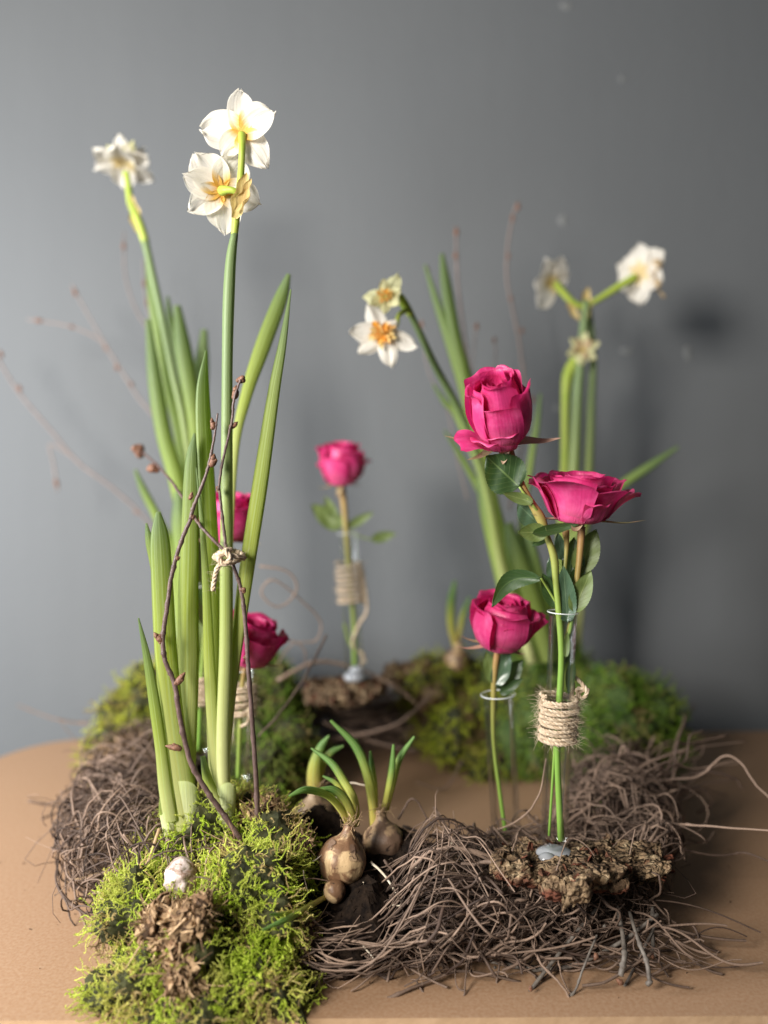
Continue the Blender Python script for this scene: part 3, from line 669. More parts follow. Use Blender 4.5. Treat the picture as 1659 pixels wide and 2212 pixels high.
shoots(bA, [[(757, 1785, .557, 15), (735, 1745, .55, 15), (705, 1716, .54, 15), (660, 1706, .52, 14), (624, 1720, .51, 5)],
            [(766, 1785, .556, 16), (752, 1738, .55, 17), (725, 1708, .545, 16), (692, 1702, .54, 4)],
            [(770, 1785, .56, 14), (766, 1730, .56, 16), (743, 1688, .565, 17), (716, 1648, .57, 15), (672, 1616, .575, 4)],
            [(745, 1720, .565, 8), (725, 1692, .565, 11), (697, 1676, .565, 4)]])
bB = bulb(828, 1815, .585, 44, (-.1, .2, 1), 'bulb2', 'brown bulb with tall upright shoots, right of the round tan bulb', roots=5)
shoots(bB, [[(809, 1785, .592, 19), (805, 1734, .59, 19), (793, 1674, .59, 18), (768, 1612, .59, 17), (714, 1556, .59, 6)],
            [(812, 1775, .60, 8), (809, 1700, .60, 12), (803, 1655, .60, 11), (800, 1622, .60, 4)],
            [(822, 1778, .592, 12), (836, 1718, .592, 13), (846, 1665, .592, 14), (850, 1608, .592, 5)],
            [(835, 1750, .60, 9), (848, 1695, .60, 12), (862, 1640, .60, 14), (895, 1591, .60, 5)],
            [(775, 1625, .595, 5), (778, 1625, .595, 9), (770, 1596, .595, 3)]])
bC = bulb(680, 1765, .640, 47, (.0, 0, 1), 'bulb2', 'dirty brown bulb with one thick yellow shoot, behind the round tan bulb', roots=3)
shoots(bC, [[(680, 1715, .64, 32), (678, 1672, .64, 30), (683, 1640, .64, 24), (695, 1610, .64, 16), (711, 1589, .64, 5)],
            [(690, 1690, .645, 12), (698, 1650, .645, 14), (715, 1625, .645, 14), (742, 1611, .645, 5)]])
bD = bulb(723, 1926, .530, 24, (.2, -.2, -1), 'bulb', 'tiny round bulblet with a single green shoot pointing left over the moss', neck=False, squash=1.05)
shoots(bD, [[(706, 1936, .530, 10), (668, 1958, .505, 11), (620, 1985, .480, 12), (566, 2010, .464, 4)], [(650, 1966, .497, 7), (610, 1975, .480, 9), (582, 1975, .470, 3)]])
bE = bulb(392, 1892, .514, 36, (-.05, .1, 1), 'bulb3', 'papery white and pink bulb half buried in the front moss', squash=1.15, neck=False)
bF = bulb(988, 1425, .93, 28, (.05, 0, 1), 'bulb', 'pale bulb with two short green shoots on the rear of the wreath')
shoots(bF, [[(985, 1400, .93, 12), (975, 1350, .93, 16), (975, 1300, .93, 16), (983, 1255, .93, 6)], [(990, 1385, .93, 8), (1000, 1330, .93, 12), (1015, 1290, .93, 4)]])
# loose white roots over soil and vines
rt = thing('loose_roots', tuple(P(900, 1950, .53)), 'thin pale roots dangling over the dark soil and vines', 'roots')
for ctrl, w in (([(800, 1862, .55), (835, 1895, .54), (868, 1945, .53)], 6), ([(785, 1905, .535), (783, 1930, .53), (795, 1950, .53)], 3.5), ([(897, 1845, .555), (899, 1880, .55), (893, 1905, .55)], 4), ([(915, 1840, .56), (917, 1865, .56)], 3.5),
                ([(960, 1842, .555), (945, 1870, .55), (935, 1890, .55)], 3), ([(845, 1955, .52), (860, 1956, .52), (870, 1945, .52)], 3.5), ([(725, 1725, .60), (750, 1692, .61), (790, 1695, .61)], 4), ([(775, 2030, .51), (800, 2060, .505), (812, 2075, .505)], 4), ([(675, 1860, .54), (690, 1852, .54), (700, 1840, .545)], 2.5),
                ([(975, 1820, .57), (990, 1850, .56), (1010, 1870, .555)], 4), ([(380, 1935, .50), (388, 1965, .497), (398, 1990, .495)], 2.5), ([(655, 1880, .52), (662, 1930, .515)], 2)):
    px_vine(ctrl, w, 16, 'root', rt, 'root', tint=float(rng.random() * .5), jit=.0004)

# ------------------------------------------------------------------ daffodils
def plant(label, base, name='daffodil_plant'): return thing(name, tuple(base), label, 'daffodil', 'daffodils growing out of the wreath')
d1 = plant('tall front daffodil with long green leaves and two white flowers seen from behind', P(440, 1790, .57))
for ctrl, roll in (
    ([(472, 1735, .565, 26), (487, 1600, .565, 22), (503, 1450, .565, 23), (532, 1230, .565, 30), (560, 1050, .565, 31), (590, 850, .565, 24), (610, 740, .565, 16), (628, 625, .565, 3)], .25),
    ([(482, 1700, .60, 16), (490, 1300, .62, 16), (505, 990, .64, 16), (530, 860, .65, 22), (568, 745, .66, 30), (606, 645, .67, 26), (624, 592, .67, 8)], .2),
    ([(470, 1735, .575, 24), (462, 1600, .575, 25), (460, 1400, .575, 30), (457, 1200, .575, 34), (446, 1000, .575, 34), (440, 850, .575, 28), (446, 757, .575, 5)], -.3),
    ([(400, 1770, .565, 34), (402, 1650, .565, 36), (406, 1450, .565, 40), (406, 1300, .565, 39), (410, 1130, .565, 33), (413, 1000, .565, 24), (420, 936, .565, 4)], .15),
    ([(408, 1790, .555, 50), (392, 1690, .555, 48), (372, 1550, .555, 44), (358, 1400, .555, 42), (350, 1250, .555, 40), (345, 1160, .555, 34), (342, 1106, .555, 9)], -.1),
    ([(370, 1500, .565, 10), (350, 1350, .565, 12), (333, 1230, .565, 14), (322, 1170, .565, 15), (316, 1130, .565, 4)], .2),
    ([(368, 1775, .55, 28), (356, 1700, .55, 27), (347, 1620, .55, 23), (333, 1520, .55, 22), (317, 1420, .55, 15), (299, 1335, .55, 3)], .3),
    ([(478, 1720, .56, 25), (463, 1600, .56, 24), (453, 1450, .56, 22), (446, 1280, .56, 16), (436, 1130, .56, 9), (424, 1010, .56, 2)], .0),
    ([(470, 1740, .555, 24), (450, 1690, .555, 20), (438, 1633, .555, 9)], .1),
    ([(400, 1720, .572, 24), (388, 1600, .572, 22), (380, 1480, .572, 15), (364, 1370, .572, 3)], .2)):
    m = MB(); strap(m, ctrl, 60, .10, roll, .22, cols=9, tint=float(rng.random()), twist=rng.uniform(-.2, .2)); m.build('leaf', M['blade'], d1)
def ptube(root, ctrl, name, matn, n=40, sides=12, flat=1.0, tint=.5):
    c = crom(np.array([list(P(a[0], a[1], a[2])) + [PX(a[3], a[2]) / 2] for a in ctrl]), n)
    m = MB(); tube(m, c[:, :3], c[:, 3], sides, tint); return m.build(name, M[matn], root)
ptube(d1, [(484, 1735, .56, 30), (482, 1600, .56, 30), (488, 1400, .56, 29), (489, 1220, .56, 28), (490, 1000, .56, 25), (491, 790, .56, 23), (494, 650, .56, 25), (499, 560, .56, 22), (507, 505, .56, 15)], 'stem', 'stem')
ptube(d1, [(505, 522, .56, 14), (510, 470, .56, 17), (515, 430, .56, 17), (519, 395, .56, 15), (522, 350, .56, 14), (523, 318, .56, 14), (523, 290, .565, 17)], 'pedicel', 'pedicel')
ptube(d1, [(517, 420, .56, 11), (505, 412, .558, 13), (490, 410, .560, 16), (480, 412, .567, 22)], 'pedicel', 'pedicel')
# sheaths round the necks
for (u, v0, v1, w, Y) in ((409, 1815, 1700, 64, .552), (484, 1800, 1712, 44, .552), (368, 1810, 1725, 30, .545)):
    V = []; ns = 28; nl = 14
    for i in range(nl):
        t = i / (nl - 1); 
        for j in range(ns):
            th = j / ns * 6.2832; vtop = v1 + 26 * math.sin(th * 1 + u) + 8 * math.sin(2 * th)
            v = v0 + (vtop - v0) * t; uu = u - (t * 10 if u < 450 else -4 * t)
            rr = PX(w / 2 * (.92 + .10 * t), Y); c = P(uu, v, Y + .008)
            V.append(c + np.array([math.cos(th) * rr, math.sin(th) * rr * .7, 0]))
    m = MB(); uv = np.stack(np.broadcast_arrays((np.arange(ns) / ns * 3)[None], np.linspace(0, 1, nl)[:, None]), -1)
    m.add(V, quadgrid(nl, ns, True), None, uv); m.build('sheath', M['sheath'], d1)
def sheet(root, name, matn, fn, nu=12, nv=12, tint=.5):
    V = [fn(2 * i / (nu - 1) - 1, j / (nv - 1)) for j in range(nv) for i in range(nu)]
    uv = [(i / (nu - 1), j / (nv - 1)) for j in range(nv) for i in range(nu)]
    m = MB(); m.add(V, quadgrid(nv, nu), None, uv, tint); return m.build(name, M[matn], root)
def spathe(root, c0, c1, w, Y, roll=0):
    a, b = P(*c0, Y), P(*c1, Y); ax = b - a; sd = nrm(np.cross(ax, [0, 1, 0])); nr_ = nrm(np.cross(sd, ax)); wd = PX(w, Y)
    def fn(s, t):
        q = math.sin(math.pi * min(1, t * .92 + .08)) ** .7; an = s * 1.3
        return a + ax * t + sd * math.sin(an) * wd * .55 * q + nr_ * (math.cos(an) * wd * .4 * q) + sd * .0012 * math.sin(t * 14 + s * 3) * q
    sheet(root, 'spathe', 'spathe', fn, 10, 16)
spathe(d1, (506, 470), (533, 372), 32, .553); spathe(d1, (508, 455), (543, 385), 18, .551)
def tepals(root, c, axis, R0, angs, matn='white', lift=-.15, widths=.62, name='tepal', ruff=.06, lens=None, w_list=None):
    """axis: where the flower faces.  angs: degrees in the plane, 0 = photo right, 90 = up"""
    z = nrm(axis); x = nrm(np.cross([0, 0, 1], z) if abs(z[2]) < .95 else [1, 0, 0])
    if x[0] < 0: x = -x
    y = np.cross(z, x)
    if y[2] < 0: y = -y
    for i, a in enumerate(angs):
        L = R0 * (lens[i] if lens else rng.uniform(.93, 1.05)); Wd = L * (w_list[i] if w_list else widths * rng.uniform(.92, 1.08)); ar = R(a); d = x * math.cos(ar) + y * math.sin(ar); s_ = -x * math.sin(ar) + y * math.cos(ar)
        o1, o2, o3 = rng.uniform(0, 6, 3); lf = lift + rng.uniform(-.12, .12); cup = rng.uniform(.05, .22)
        def fn(s, t):
            wt = (math.sin(math.pi * min(1, (t ** .8) * .86 + .05)) ** .55) * (1 if t < .72 else math.sqrt(max(.006, 1 - ((t - .72) / .285) ** 2)))
            tt = t * (1 - .05 * abs(s) ** 2)
            h = lf * L * t ** 1.3 - cup * Wd * s * s * wt + ruff * L * math.sin(s * 4 + o1 + t * 3) * t + .025 * L * math.sin(s * 9 + o2) * t
            return np.array(c) + d * L * (tt + .04 * math.sin(s * 5 + o3) * t) + s_ * Wd * .5 * s * wt + z * h + z * .0006 * (i % 2)
        sheet(root, name, matn, fn, 13, 15, float(rng.random()))
    return x, y, z
def corona(root, c, axis, r, n=16, name='corona_petal', out=.8):
    z = nrm(axis); rm = rotm(z)
    for i in range(n):
        th = i * 2.4; k = math.sqrt((i + .5) / n); b = np.array([math.cos(th) * r * k * .6, math.sin(th) * r * k * .6, 0]); d = np.array([math.cos(th) * k * out, math.sin(th) * k * out, 1]); d = nrm(d)
        sd = np.array([-math.sin(th), math.cos(th), 0]); L = r * rng.uniform(.8, 1.25); Wd = r * rng.uniform(.5, .9); o = rng.uniform(0, 6)
        nr_ = np.cross(d, sd)
        def fn(s, t): return np.array(c) + rm @ (b + d * L * t + sd * Wd * .5 * s * (.4 + .7 * t) + nr_ * (L * .25 * math.sin(s * 3 + o) * t - .3 * L * t * t * k))
        sheet(root, name, 'orange', fn, 7, 6, float(rng.random()))
f1 = P(523, 287, .567); tepals(d1, f1, (.12, 1, -.05), .0330, [93, 172, 22, 235, 305], lift=-.10, lens=[1.0, .98, .86, .72, 1.0], w_list=[.62, .95, .95, .8, .7])
tepals(d1, f1 + [0, .002, 0], (.12, 1, -.05), .0330, [150], lift=.1, lens=[.8], w_list=[.8]); corona(d1, f1 + [0, .004, 0], (.1, 1, -.05), .007, 9)
f2 = P(478, 412, .570); tepals(d1, f2, (-.25, 1, .1), .0315, [58, 128, 165, 215, 275, 345], lift=-.05, lens=[.95, 1.0, .9, .92, 1.0, .95], w_list=[.9, .9, .8, .75, .85, .8]); corona(d1, f2 + [-.001, .004, 0], (-.2, 1, .1), .008, 9)

d2 = plant('rear left daffodil bending left with one blurred white flower', P(425, 1480, .84))
for ctrl in ([(425, 1480, .82, 28), (410, 1200, .82, 30), (385, 1050, .82, 31), (355, 940, .82, 30), (335, 820, .82, 27), (320, 690, .82, 10)],
             [(430, 1480, .83, 26), (428, 1200, .83, 28), (425, 950, .83, 30), (415, 860, .83, 32), (398, 760, .83, 33), (383, 660, .83, 14)],
             [(440, 1480, .85, 24), (438, 1200, .85, 26), (430, 950, .85, 28), (435, 800, .85, 28), (441, 712, .85, 12)],
             [(400, 1450, .83, 20), (370, 1200, .83, 18), (340, 1120, .83, 17), (310, 1060, .83, 15), (292, 1015, .83, 6)],
             [(410, 1450, .81, 30), (400, 1250, .81, 34), (390, 1140, .81, 36), (385, 1060, .81, 14)],
             [(420, 1400, .84, 18), (395, 1000, .84, 20), (360, 820, .84, 22), (330, 660, .84, 18), (314, 515, .84, 5)],
             [(440, 1450, .86, 18), (450, 1100, .86, 18), (405, 850, .86, 20), (370, 700, .86, 14), (362, 640, .86, 5)]):
    m = MB(); strap(m, ctrl, 40, .12, rng.uniform(-.3, .5), .25); m.build('leaf', M['blade_far'], d2)
ptube(d2, [(432, 1480, .83, 18), (425, 1150, .83, 18), (400, 930, .83, 18), (372, 800, .83, 18), (348, 680, .83, 17), (322, 560, .83, 16), (312, 515, .83, 17)], 'stem', 'stem')
ptube(d2, [(314, 522, .83, 18), (300, 480, .83, 19), (283, 440, .83, 16), (277, 400, .83, 14), (272, 372, .83, 14)], 'pedicel', 'pedicel')
f = P(268, 352, .83); tepals(d2, f, (.1, .30, .9), .034, [10, 65, 125, 175, 235, 300], 'white_far', lift=-.12, widths=.8); tepals(d2, f + [0, 0, .003], (.1, .4, .8), .022, [40, 150, 270], 'cream', lift=.5); tepals(d2, f + [0, 0, .002], (.05, .2, 1), .020, [0, 90, 200, 330], 'white_far', lift=.8, widths=.9)
spathe(d2, (296, 500), (283, 420), 22, .825)

d3 = plant('rear daffodil leaning left with a white orange centred flower and a pale bud', P(1160, 1440, .88))
for ctrl in ([(1165, 1430, .86, 30), (1110, 1250, .86, 32), (1062, 1080, .86, 30), (1030, 920, .86, 26), (1003, 800, .86, 24), (983, 720, .86, 24), (965, 620, .86, 22), (955, 548, .86, 8)],
             [(1150, 1430, .88, 26), (1090, 1200, .88, 28), (1040, 1000, .88, 24), (1005, 850, .88, 22), (975, 750, .88, 20), (942, 650, .88, 14), (918, 572, .88, 5)],
             [(1180, 1430, .85, 36), (1160, 1330, .85, 40), (1125, 1220, .85, 40), (1098, 1130, .85, 18)],
             [(1190, 1430, .87, 34), (1175, 1330, .87, 36), (1150, 1220, .87, 34), (1135, 1130, .87, 16)],
             [(1130, 1400, .88, 16), (1050, 1060, .88, 16), (990, 905, .88, 14), (962, 870, .88, 12), (935, 830, .88, 4)],
             [(1160, 1400, .90, 14), (1125, 1180, .90, 15), (1145, 1000, .90, 15), (1158, 920, .90, 14), (1167, 850, .90, 5)],
             [(1120, 1400, .87, 26), (1075, 1200, .87, 30), (1052, 1100, .87, 28), (1035, 1030, .87, 12)],
             [(1140, 1400, .89, 14), (1090, 1200, .89, 14), (1040, 1070, .89, 12), (995, 985, .89, 12), (960, 930, .89, 4)]):
    m = MB(); strap(m, ctrl, 40, .12, rng.uniform(-.4, .5), .25); m.build('leaf', M['blade_far'], d3)
ptube(d3, [(1150, 1430, .84, 24), (1090, 1250, .84, 24), (1060, 1100, .83, 22), (1038, 1010, .82, 20), (1010, 930, .80, 18), (978, 860, .78, 17), (940, 790, .76, 16), (905, 715, .74, 15), (880, 665, .73, 15)], 'stem', 'stem')
ptube(d3, [(888, 680, .73, 16), (872, 655, .725, 20), (862, 640, .72, 16), (852, 645, .715, 12)], 'pedicel', 'pedicel')
ptube(d3, [(880, 668, .725, 12), (862, 680, .715, 10), (856, 700, .71, 12), (845, 715, .708, 14)], 'pedicel', 'pedicel')
f = P(828, 722, .70); tepals(d3, f, (-.15, -1, -.15), .0325, [118, 175, 215, 285, 338, 45], lift=.05, lens=[.95, .95, .88, .98, 1.05, .55], w_list=[.6, .65, .62, .55, .5, .6]); corona(d3, f + [0, -.002, 0], (-.15, -1, -.15), .0085, 18)
f = P(832, 642, .705); tepals(d3, f, (-.3, -1, .1), .024, [60, 175], 'cream', lift=.0, lens=[1.0, .9], w_list=[.7, .7]); tepals(d3, f, (-.1, -1, -.1), .016, [90, 210, 270, 330, 20], 'cream', lift=.6, widths=.7); corona(d3, f + [0, -.003, 0], (-.1, -1, -.1), .006, 10, out=.4)

d4 = plant('rear right daffodil with two blurred flowers forking above tall stems', P(1215, 1420, .92))
ptube(d4, [(1205, 1420, .92, 26), (1228, 1180, .92, 26), (1240, 1000, .92, 26), (1248, 850, .92, 22), (1258, 740, .92, 18), (1266, 650, .92, 18)], 'stem', 'stem')
ptube(d4, [(1245, 1420, .93, 18), (1262, 1180, .93, 19), (1272, 1000, .93, 20), (1277, 870, .93, 18), (1281, 770, .93, 15), (1272, 660, .93, 12)], 'stem', 'stem')
ptube(d4, [(1195, 1420, .94, 16), (1210, 1180, .94, 16), (1219, 1000, .94, 16), (1221, 880, .94, 18), (1226, 815, .94, 24), (1240, 785, .94, 26), (1250, 765, .935, 14)], 'stem', 'pedicel')
ptube(d4, [(1268, 660, .92, 12), (1295, 645, .92, 13), (1335, 620, .92, 16), (1372, 598, .92, 17)], 'pedicel', 'pedicel')
ptube(d4, [(1266, 665, .92, 12), (1240, 655, .92, 14), (1215, 630, .92, 16), (1200, 612, .92, 17)], 'pedicel', 'pedicel')
spathe(d4, (1262, 690), (1270, 620), 24, .915); spathe(d4, (1250, 690), (1225, 650), 14, .915)
f = P(1382, 590, .92); tepals(d4, f, (.75, .6, .1), .036, [90, 150, 200, 265, 330, 30], 'white_far', lift=-.05, widths=.85); tepals(d4, f + [.012, -.004, -.004], (.8, -.3, .1), .028, [90, 160, 220, 280, 340, 30], 'tan_p', lift=.35, widths=.7)
f = P(1190, 612, .92); tepals(d4, f, (-.45, .8, .3), .034, [70, 30, 120, 185, 240, 310], 'white_far', lift=-.05, lens=[1, .8, .9, .8, 1, .5], widths=.85)
f = P(1258, 756, .915); tepals(d4, f, (-.1, -1, .1), .021, [20, 80, 140, 200, 260, 320], 'cream', lift=.3, widths=.6); tepals(d4, f, (-.1, -1, .1), .013, [50, 120, 190, 290], 'tan_p', lift=.6, widths=.7)
m = MB(); strap(m, [(1200, 1330, .90, 14), (1230, 1180, .90, 16), (1290, 1090, .90, 16), (1345, 1045, .90, 18), (1400, 1008, .90, 18), (1465, 965, .90, 5)], 30, .14, .3); m.build('leaf', M['blade_far'], d4)

# ------------------------------------------------------------------ roses
def petal(root, c, rm, az, prof, W, n=(15, 13), roll=.0, ruff=.03, point=.0, tint=.3, sc=1.0, cutk=.24):
    """prof: control list (rho, z) in metres; W half angle; az degrees."""
    pr = crom(np.array(prof), n[1]); a0 = R(az); o1, o2 = rng.uniform(0, 6.28, 2); rmx = max(p[0] for p in prof)
    def fn(s, t):
        cut = 1 - (cutk - point * .1) * abs(s) ** 2.6 + (.05 * point * (1 - abs(s)) if point else 0)
        tt = min(1, t * cut) * (n[1] - 1); i = min(int(tt), n[1] - 2); f_ = tt - i; rho, z = pr[i] * (1 - f_) + pr[i + 1] * f_
        wd = W * min(1, (t * 2.2 + .12)) ** .75 * (1 - point * t ** 2.5 * .75)
        th = a0 + s * wd; rho *= 1 + roll * s
        rho += ruff * rmx * (math.sin(s * 4.5 + o1) * .8 + math.sin(s * 9 + o2) * .3) * t ** 2
        # edge curl outward of the side margins
        rho += .05 * rmx * abs(s) ** 5 * t
        z += .035 * rmx * math.sin(s * 6 + o2) * t ** 2
        return c + rm @ np.array([rho * math.cos(th), rho * math.sin(th), z]) * sc
    return sheet(root, 'petal', 'rose', fn, n[0], n[1], tint)
def bloom(root, c, axis, Rr, H, outer, openness=0.0, spin=0):
    """openness 0 = tight bud, 1 = open cup. outer: list of (az, reach, height, W, point)."""
    rm = rotm(axis); c = np.asarray(c, float)
    for i in range(7):   # heart
        k = .10 + .055 * i; h = H * (.90 + .012 * i)
        petal(root, c, rm, spin + i * 137, [(.04 * Rr, .1 * H), (k * Rr * 1.25, .45 * H), (k * Rr * 1.05, .8 * h), (k * Rr * .95, h * .98)], 1.7, roll=.16, ruff=.03, tint=.15)
    for i in range(7):   # mid swirl
        k = .50 + .05 * i; h = H * (1.0 - .008 * i); tp = .86 + .30 * openness
        petal(root, c, rm, spin + 40 + i * 137.5, [(.07 * Rr, .03 * H), (k * Rr * 1.0, .35 * H), (k * Rr * 1.08, .70 * H), (k * Rr * tp, .93 * h), (k * Rr * (tp + .10), .99 * h)], 1.05, roll=.14, ruff=.06, tint=float(rng.uniform(.1, .6)), cutk=.32)
    hs = [.95, .80, .90, .74, .86, .68, .92]
    for i in range(7):   # outer wall, every petal with its own height, lean and curl
        k = .86 + .028 * i; h = H * hs[i]; tp = .93 + .35 * openness + rng.uniform(-.05, .06); cl = rng.uniform(.02, .20) * (1 + openness)
        petal(root, c, rm, spin + 15 + i * 71 + rng.uniform(-10, 10), [(.09 * Rr, 0), (k * Rr * .80, .14 * H), (k * Rr * 1.04, .45 * H), (k * Rr * tp, .84 * h), (k * Rr * (tp + cl * .7), .97 * h), (k * Rr * (tp + cl * 1.5), .97 * h)], rng.uniform(.72, .92), roll=rng.uniform(.04, .12), ruff=.06, tint=float(rng.uniform(.1, .9)), cutk=rng.uniform(.34, .5))
    for (az, reach, hh, W_, pt) in outer:
        petal(root, c, rm, az, [(.10 * Rr, -.01 * H), (.72 * Rr, .06 * H), (.72 * Rr + reach * .45, hh * .55 + .08 * H), (.72 * Rr + reach * .85, hh), (.72 * Rr + reach, hh * .96)], W_, ruff=.05, point=pt, tint=float(rng.uniform(.3, .9)))
def sepals(root, c, axis, lst):
    rm = rotm(axis)
    for (az, L, up, w) in lst:
        a = R(az); d = np.array([math.cos(a), math.sin(a), 0]); s_ = np.array([-math.sin(a), math.cos(a), 0])
        def fn(s, t):
            wt = (1 - t) ** .8 * (.5 + .5 * min(1, t * 5)); return c + rm @ (d * (.003 + L * t) + s_ * w * .5 * s * wt + np.array([0, 0, up * L * t + .2 * w * s * s * wt + .001 * math.sin(t * 7) - .0015]))
        sheet(root, 'sepal', 'sepal', fn, 6, 12, float(rng.random()))
    m = MB(); pr = [(0, -.0075), (.0022, -.006), (.0042, -.003), (.0046, 0), (.003, .0022)]; V = []
    for (a, z) in pr:
        for j in range(14): th = j / 14 * 6.2832; V.append(c + rm @ np.array([a * math.cos(th), a * math.sin(th), z]))
    m.add(V, quadgrid(5, 14, True), None, None, .3); m.build('calyx', M['sepal'], root)
def rleaf(root, base, tip, Y, w, matn='rleaf', bow=0.0, cup=.25, Y2=None, lat=0.0, tilt=0.0, serr=True):
    a = P(*base, Y); b = P(*tip, Y2 or Y); ax = b - a; L = np.linalg.norm(ax); d = ax / L; view = nrm((a + b) / 2 - np.array([0, 0, CAMZ]))
    s_ = nrm(np.cross(d, view)); nr_ = np.cross(s_, d); s2 = s_ * math.cos(tilt) + nr_ * math.sin(tilt); n2 = np.cross(s2, d); wd = PX(w, Y); NV = 33; NU = 9; ph = rng.uniform(0, 6)
    def fn(s, t):
        wt = math.sin(math.pi * min(1, t ** .78)) ** .72 if 0 < t < 1 else 0.02
        if t < .04: wt = .06
        saw = (1 + .055 * ((t * 16) % 1 - .5) * 2) if serr and abs(s) > .95 else 1
        return a + d * L * (t - .02 * (abs(s) > .95)) + s2 * wd * .5 * s * wt * saw + n2 * (-cup * wd * .5 * abs(s) ** 1.4 * wt + bow * L * math.sin(math.pi * t) + .02 * wd * math.sin(t * 12 + s * 3 + ph)) + s_ * lat * L * math.sin(math.pi * t)
    return sheet(root, 'leaf', matn, fn, NU, NV, float(rng.random()))
def rstem(root, ctrl, tint0=0, tint1=1, n=44, name='stem'):
    c = crom(np.array([list(P(a[0], a[1], a[2])) + [PX(a[3], a[2]) / 2] for a in ctrl]), n)
    m = MB(); sides = 10; tt = np.concatenate([np.repeat(np.linspace(tint0, tint1, n), sides), [tint0, tint1]])
    tube(m, c[:, :3], c[:, 3], sides, tt); m.build(name, M['rstem'], root)
def rose(label, base, Y): return thing('rose', tuple(P(*base, Y)), label, 'rose', 'magenta roses in glass tubes')
RY = .545
r1 = rose('tall magenta rose bud with one drooping outer petal, highest bloom of all the roses', (1205, 1810), RY)
c = P(1093, 960, RY); ax = (-.30, -.72, 1)
bloom(r1, c, ax, .0205, .056, [(190, .020, .013, .62, .35), (262, .006, .019, .60, .0), (225, .010, .016, .5, 0)], 0.0, spin=30)
sepals(r1, c, ax, [(-5, .036, -.02, .014), (250, .012, -.5, .011), (110, .03, .1, .01), (200, .028, .05, .012), (170, .04, .35, .01)])
rstem(r1, [(1097, 962, RY, 20), (1108, 995, RY, 17), (1128, 1050, RY, 15), (1150, 1090, RY, 17), (1168, 1120, RY, 22), (1182, 1160, RY, 14), (1197, 1205, RY, 17), (1201, 1260, RY, 14), (1207, 1320, RY, 14), (1213, 1420, RY, 14), (1207, 1540, RY, 14), (1204, 1640, RY, 13), (1212, 1815, RY, 15)], 0, 1.25)
for args in (((1122, 1052), (1050, 985), RY - .004, 94, 'rleaf', .05, .2), ((1152, 1085), (1086, 1066), RY - .006, 26, 'rleaf2', .1, .3), ((1160, 1128), (1118, 1088), RY + .004, 52, 'rleaf3', .0, .2),
             ((1182, 1150), (1118, 1150), RY - .008, 42, 'rleaf2', .1, .3), ((1150, 1152), (1252, 1132), RY - .01, 24, 'rleaf', .08, .4), ((1186, 1150), (1150, 1180), RY + .004, 26, 'rleaf', .0, .2),
             ((1202, 1312), (1172, 1238), RY + .002, 36, 'rleaf', .05, .35), ((1200, 1262), (1186, 1205), RY + .008, 28, 'rleaf3', .0, .2), ((1230, 1245), (1240, 1160), RY + .012, 40, 'rleaf', .0, .2)):
    rleaf(r1, *args)
rleaf(r1, (1168, 1248), (1062, 1312), RY - .004, 44, 'rleaf', .12, .3, lat=-.22)
rstem(r1, [(1200, 1300, RY, 5), (1185, 1275, RY, 5), (1168, 1248, RY - .003, 5)], .8, .8, 14, 'petiole'); rstem(r1, [(1168, 1112, RY, 7), (1150, 1090, RY - .004, 6), (1122, 1052, RY - .004, 5)], .8, .8, 14, 'petiole')
r2 = rose('open magenta rose with spread petals, lower right bloom of the front glass tube', (1190, 1800), RY)
c = P(1250, 1128, RY + .003); ax = (.02, -.12, 1)
bloom(r2, c, ax, .0235, .036, [(0, .024, .022, .50, .35), (182, .012, .026, .50, .4), (262, .004, .026, .75, .0), (310, .006, .028, .7, .0), (215, .008, .030, .6, 0), (150, .014, .030, .6, .2), (240, .006, .020, .55, 0), (285, .012, .016, .42, .1), (30, .018, .030, .5, .2)], 1.05, spin=75)
sepals(r2, c, ax, [(-8, .044, .10, .008), (188, .034, .22, .010), (250, .026, -.05, .012), (90, .03, .1, .01), (30, .03, .1, .01)])
rstem(r2, [(1256, 1138, RY + .003, 17), (1254, 1180, RY + .003, 15), (1248, 1240, RY + .003, 13), (1236, 1330, RY + .003, 12), (1222, 1390, RY + .003, 10), (1206, 1500, RY + .004, 9), (1196, 1650, RY + .004, 6), (1186, 1805, RY + .004, 6)], 0, 1.1)
rstem(r2, [(1222, 1146, RY + .006, 16), (1224, 1180, RY + .006, 10), (1220, 1240, RY + .006, 7), (1215, 1330, RY + .006, 7)], .1, .9)
for args in (((1250, 1238), (1288, 1143), RY + .008, 58, 'rleaf2', .04, .2), ((1226, 1345), (1217, 1222), RY - .002, 46, 'rleaf3', .05, .35), ((1238, 1322), (1277, 1232), RY - .003, 46, 'rleaf2', .06, .35), ((1214, 1210), (1205, 1150), RY + .01, 26, 'rleaf3', 0, .2), ((1230, 1300), (1262, 1200), RY + .009, 34, 'rleaf', 0, .3)):
    rleaf(r2, *args)
rstem(r2, [(1238, 1322, RY - .002, 7), (1232, 1360, RY, 8), (1222, 1395, RY, 7)], .9, .9, 12, 'petiole')
rleaf(r2, (1222, 1420), (1226, 1365), RY - .003, 16, 'rleaf2', .1, .5); rleaf(r2, (1236, 1430), (1228, 1500), RY + .003, 22, 'rleaf', .0, .3)
R3 = .615
r3 = rose('magenta rose in the short clear tube left of the twine wrapped front tube', (1095, 1830), R3)
c = P(1078, 1396, R3); ax = (.10, -.32, 1)
bloom(r3, c, ax, .0235, .043, [(10, .018, .027, .5, .9), (255, .004, .030, .75, .0), (200, .004, .032, .7, .0), (300, .005, .027, .7, .1)], .15, spin=110)
sepals(r3, c, ax, [(200, .036, .12, .008), (-30, .020, .1, .010), (180, .030, .25, .008), (90, .03, .1, .01)])
rstem(r3, [(1076, 1402, R3, 15), (1070, 1440, R3, 13), (1066, 1500, R3, 12), (1066, 1600, R3, 10), (1078, 1700, R3, 9), (1096, 1830, R3, 9)], 0, 1.1)
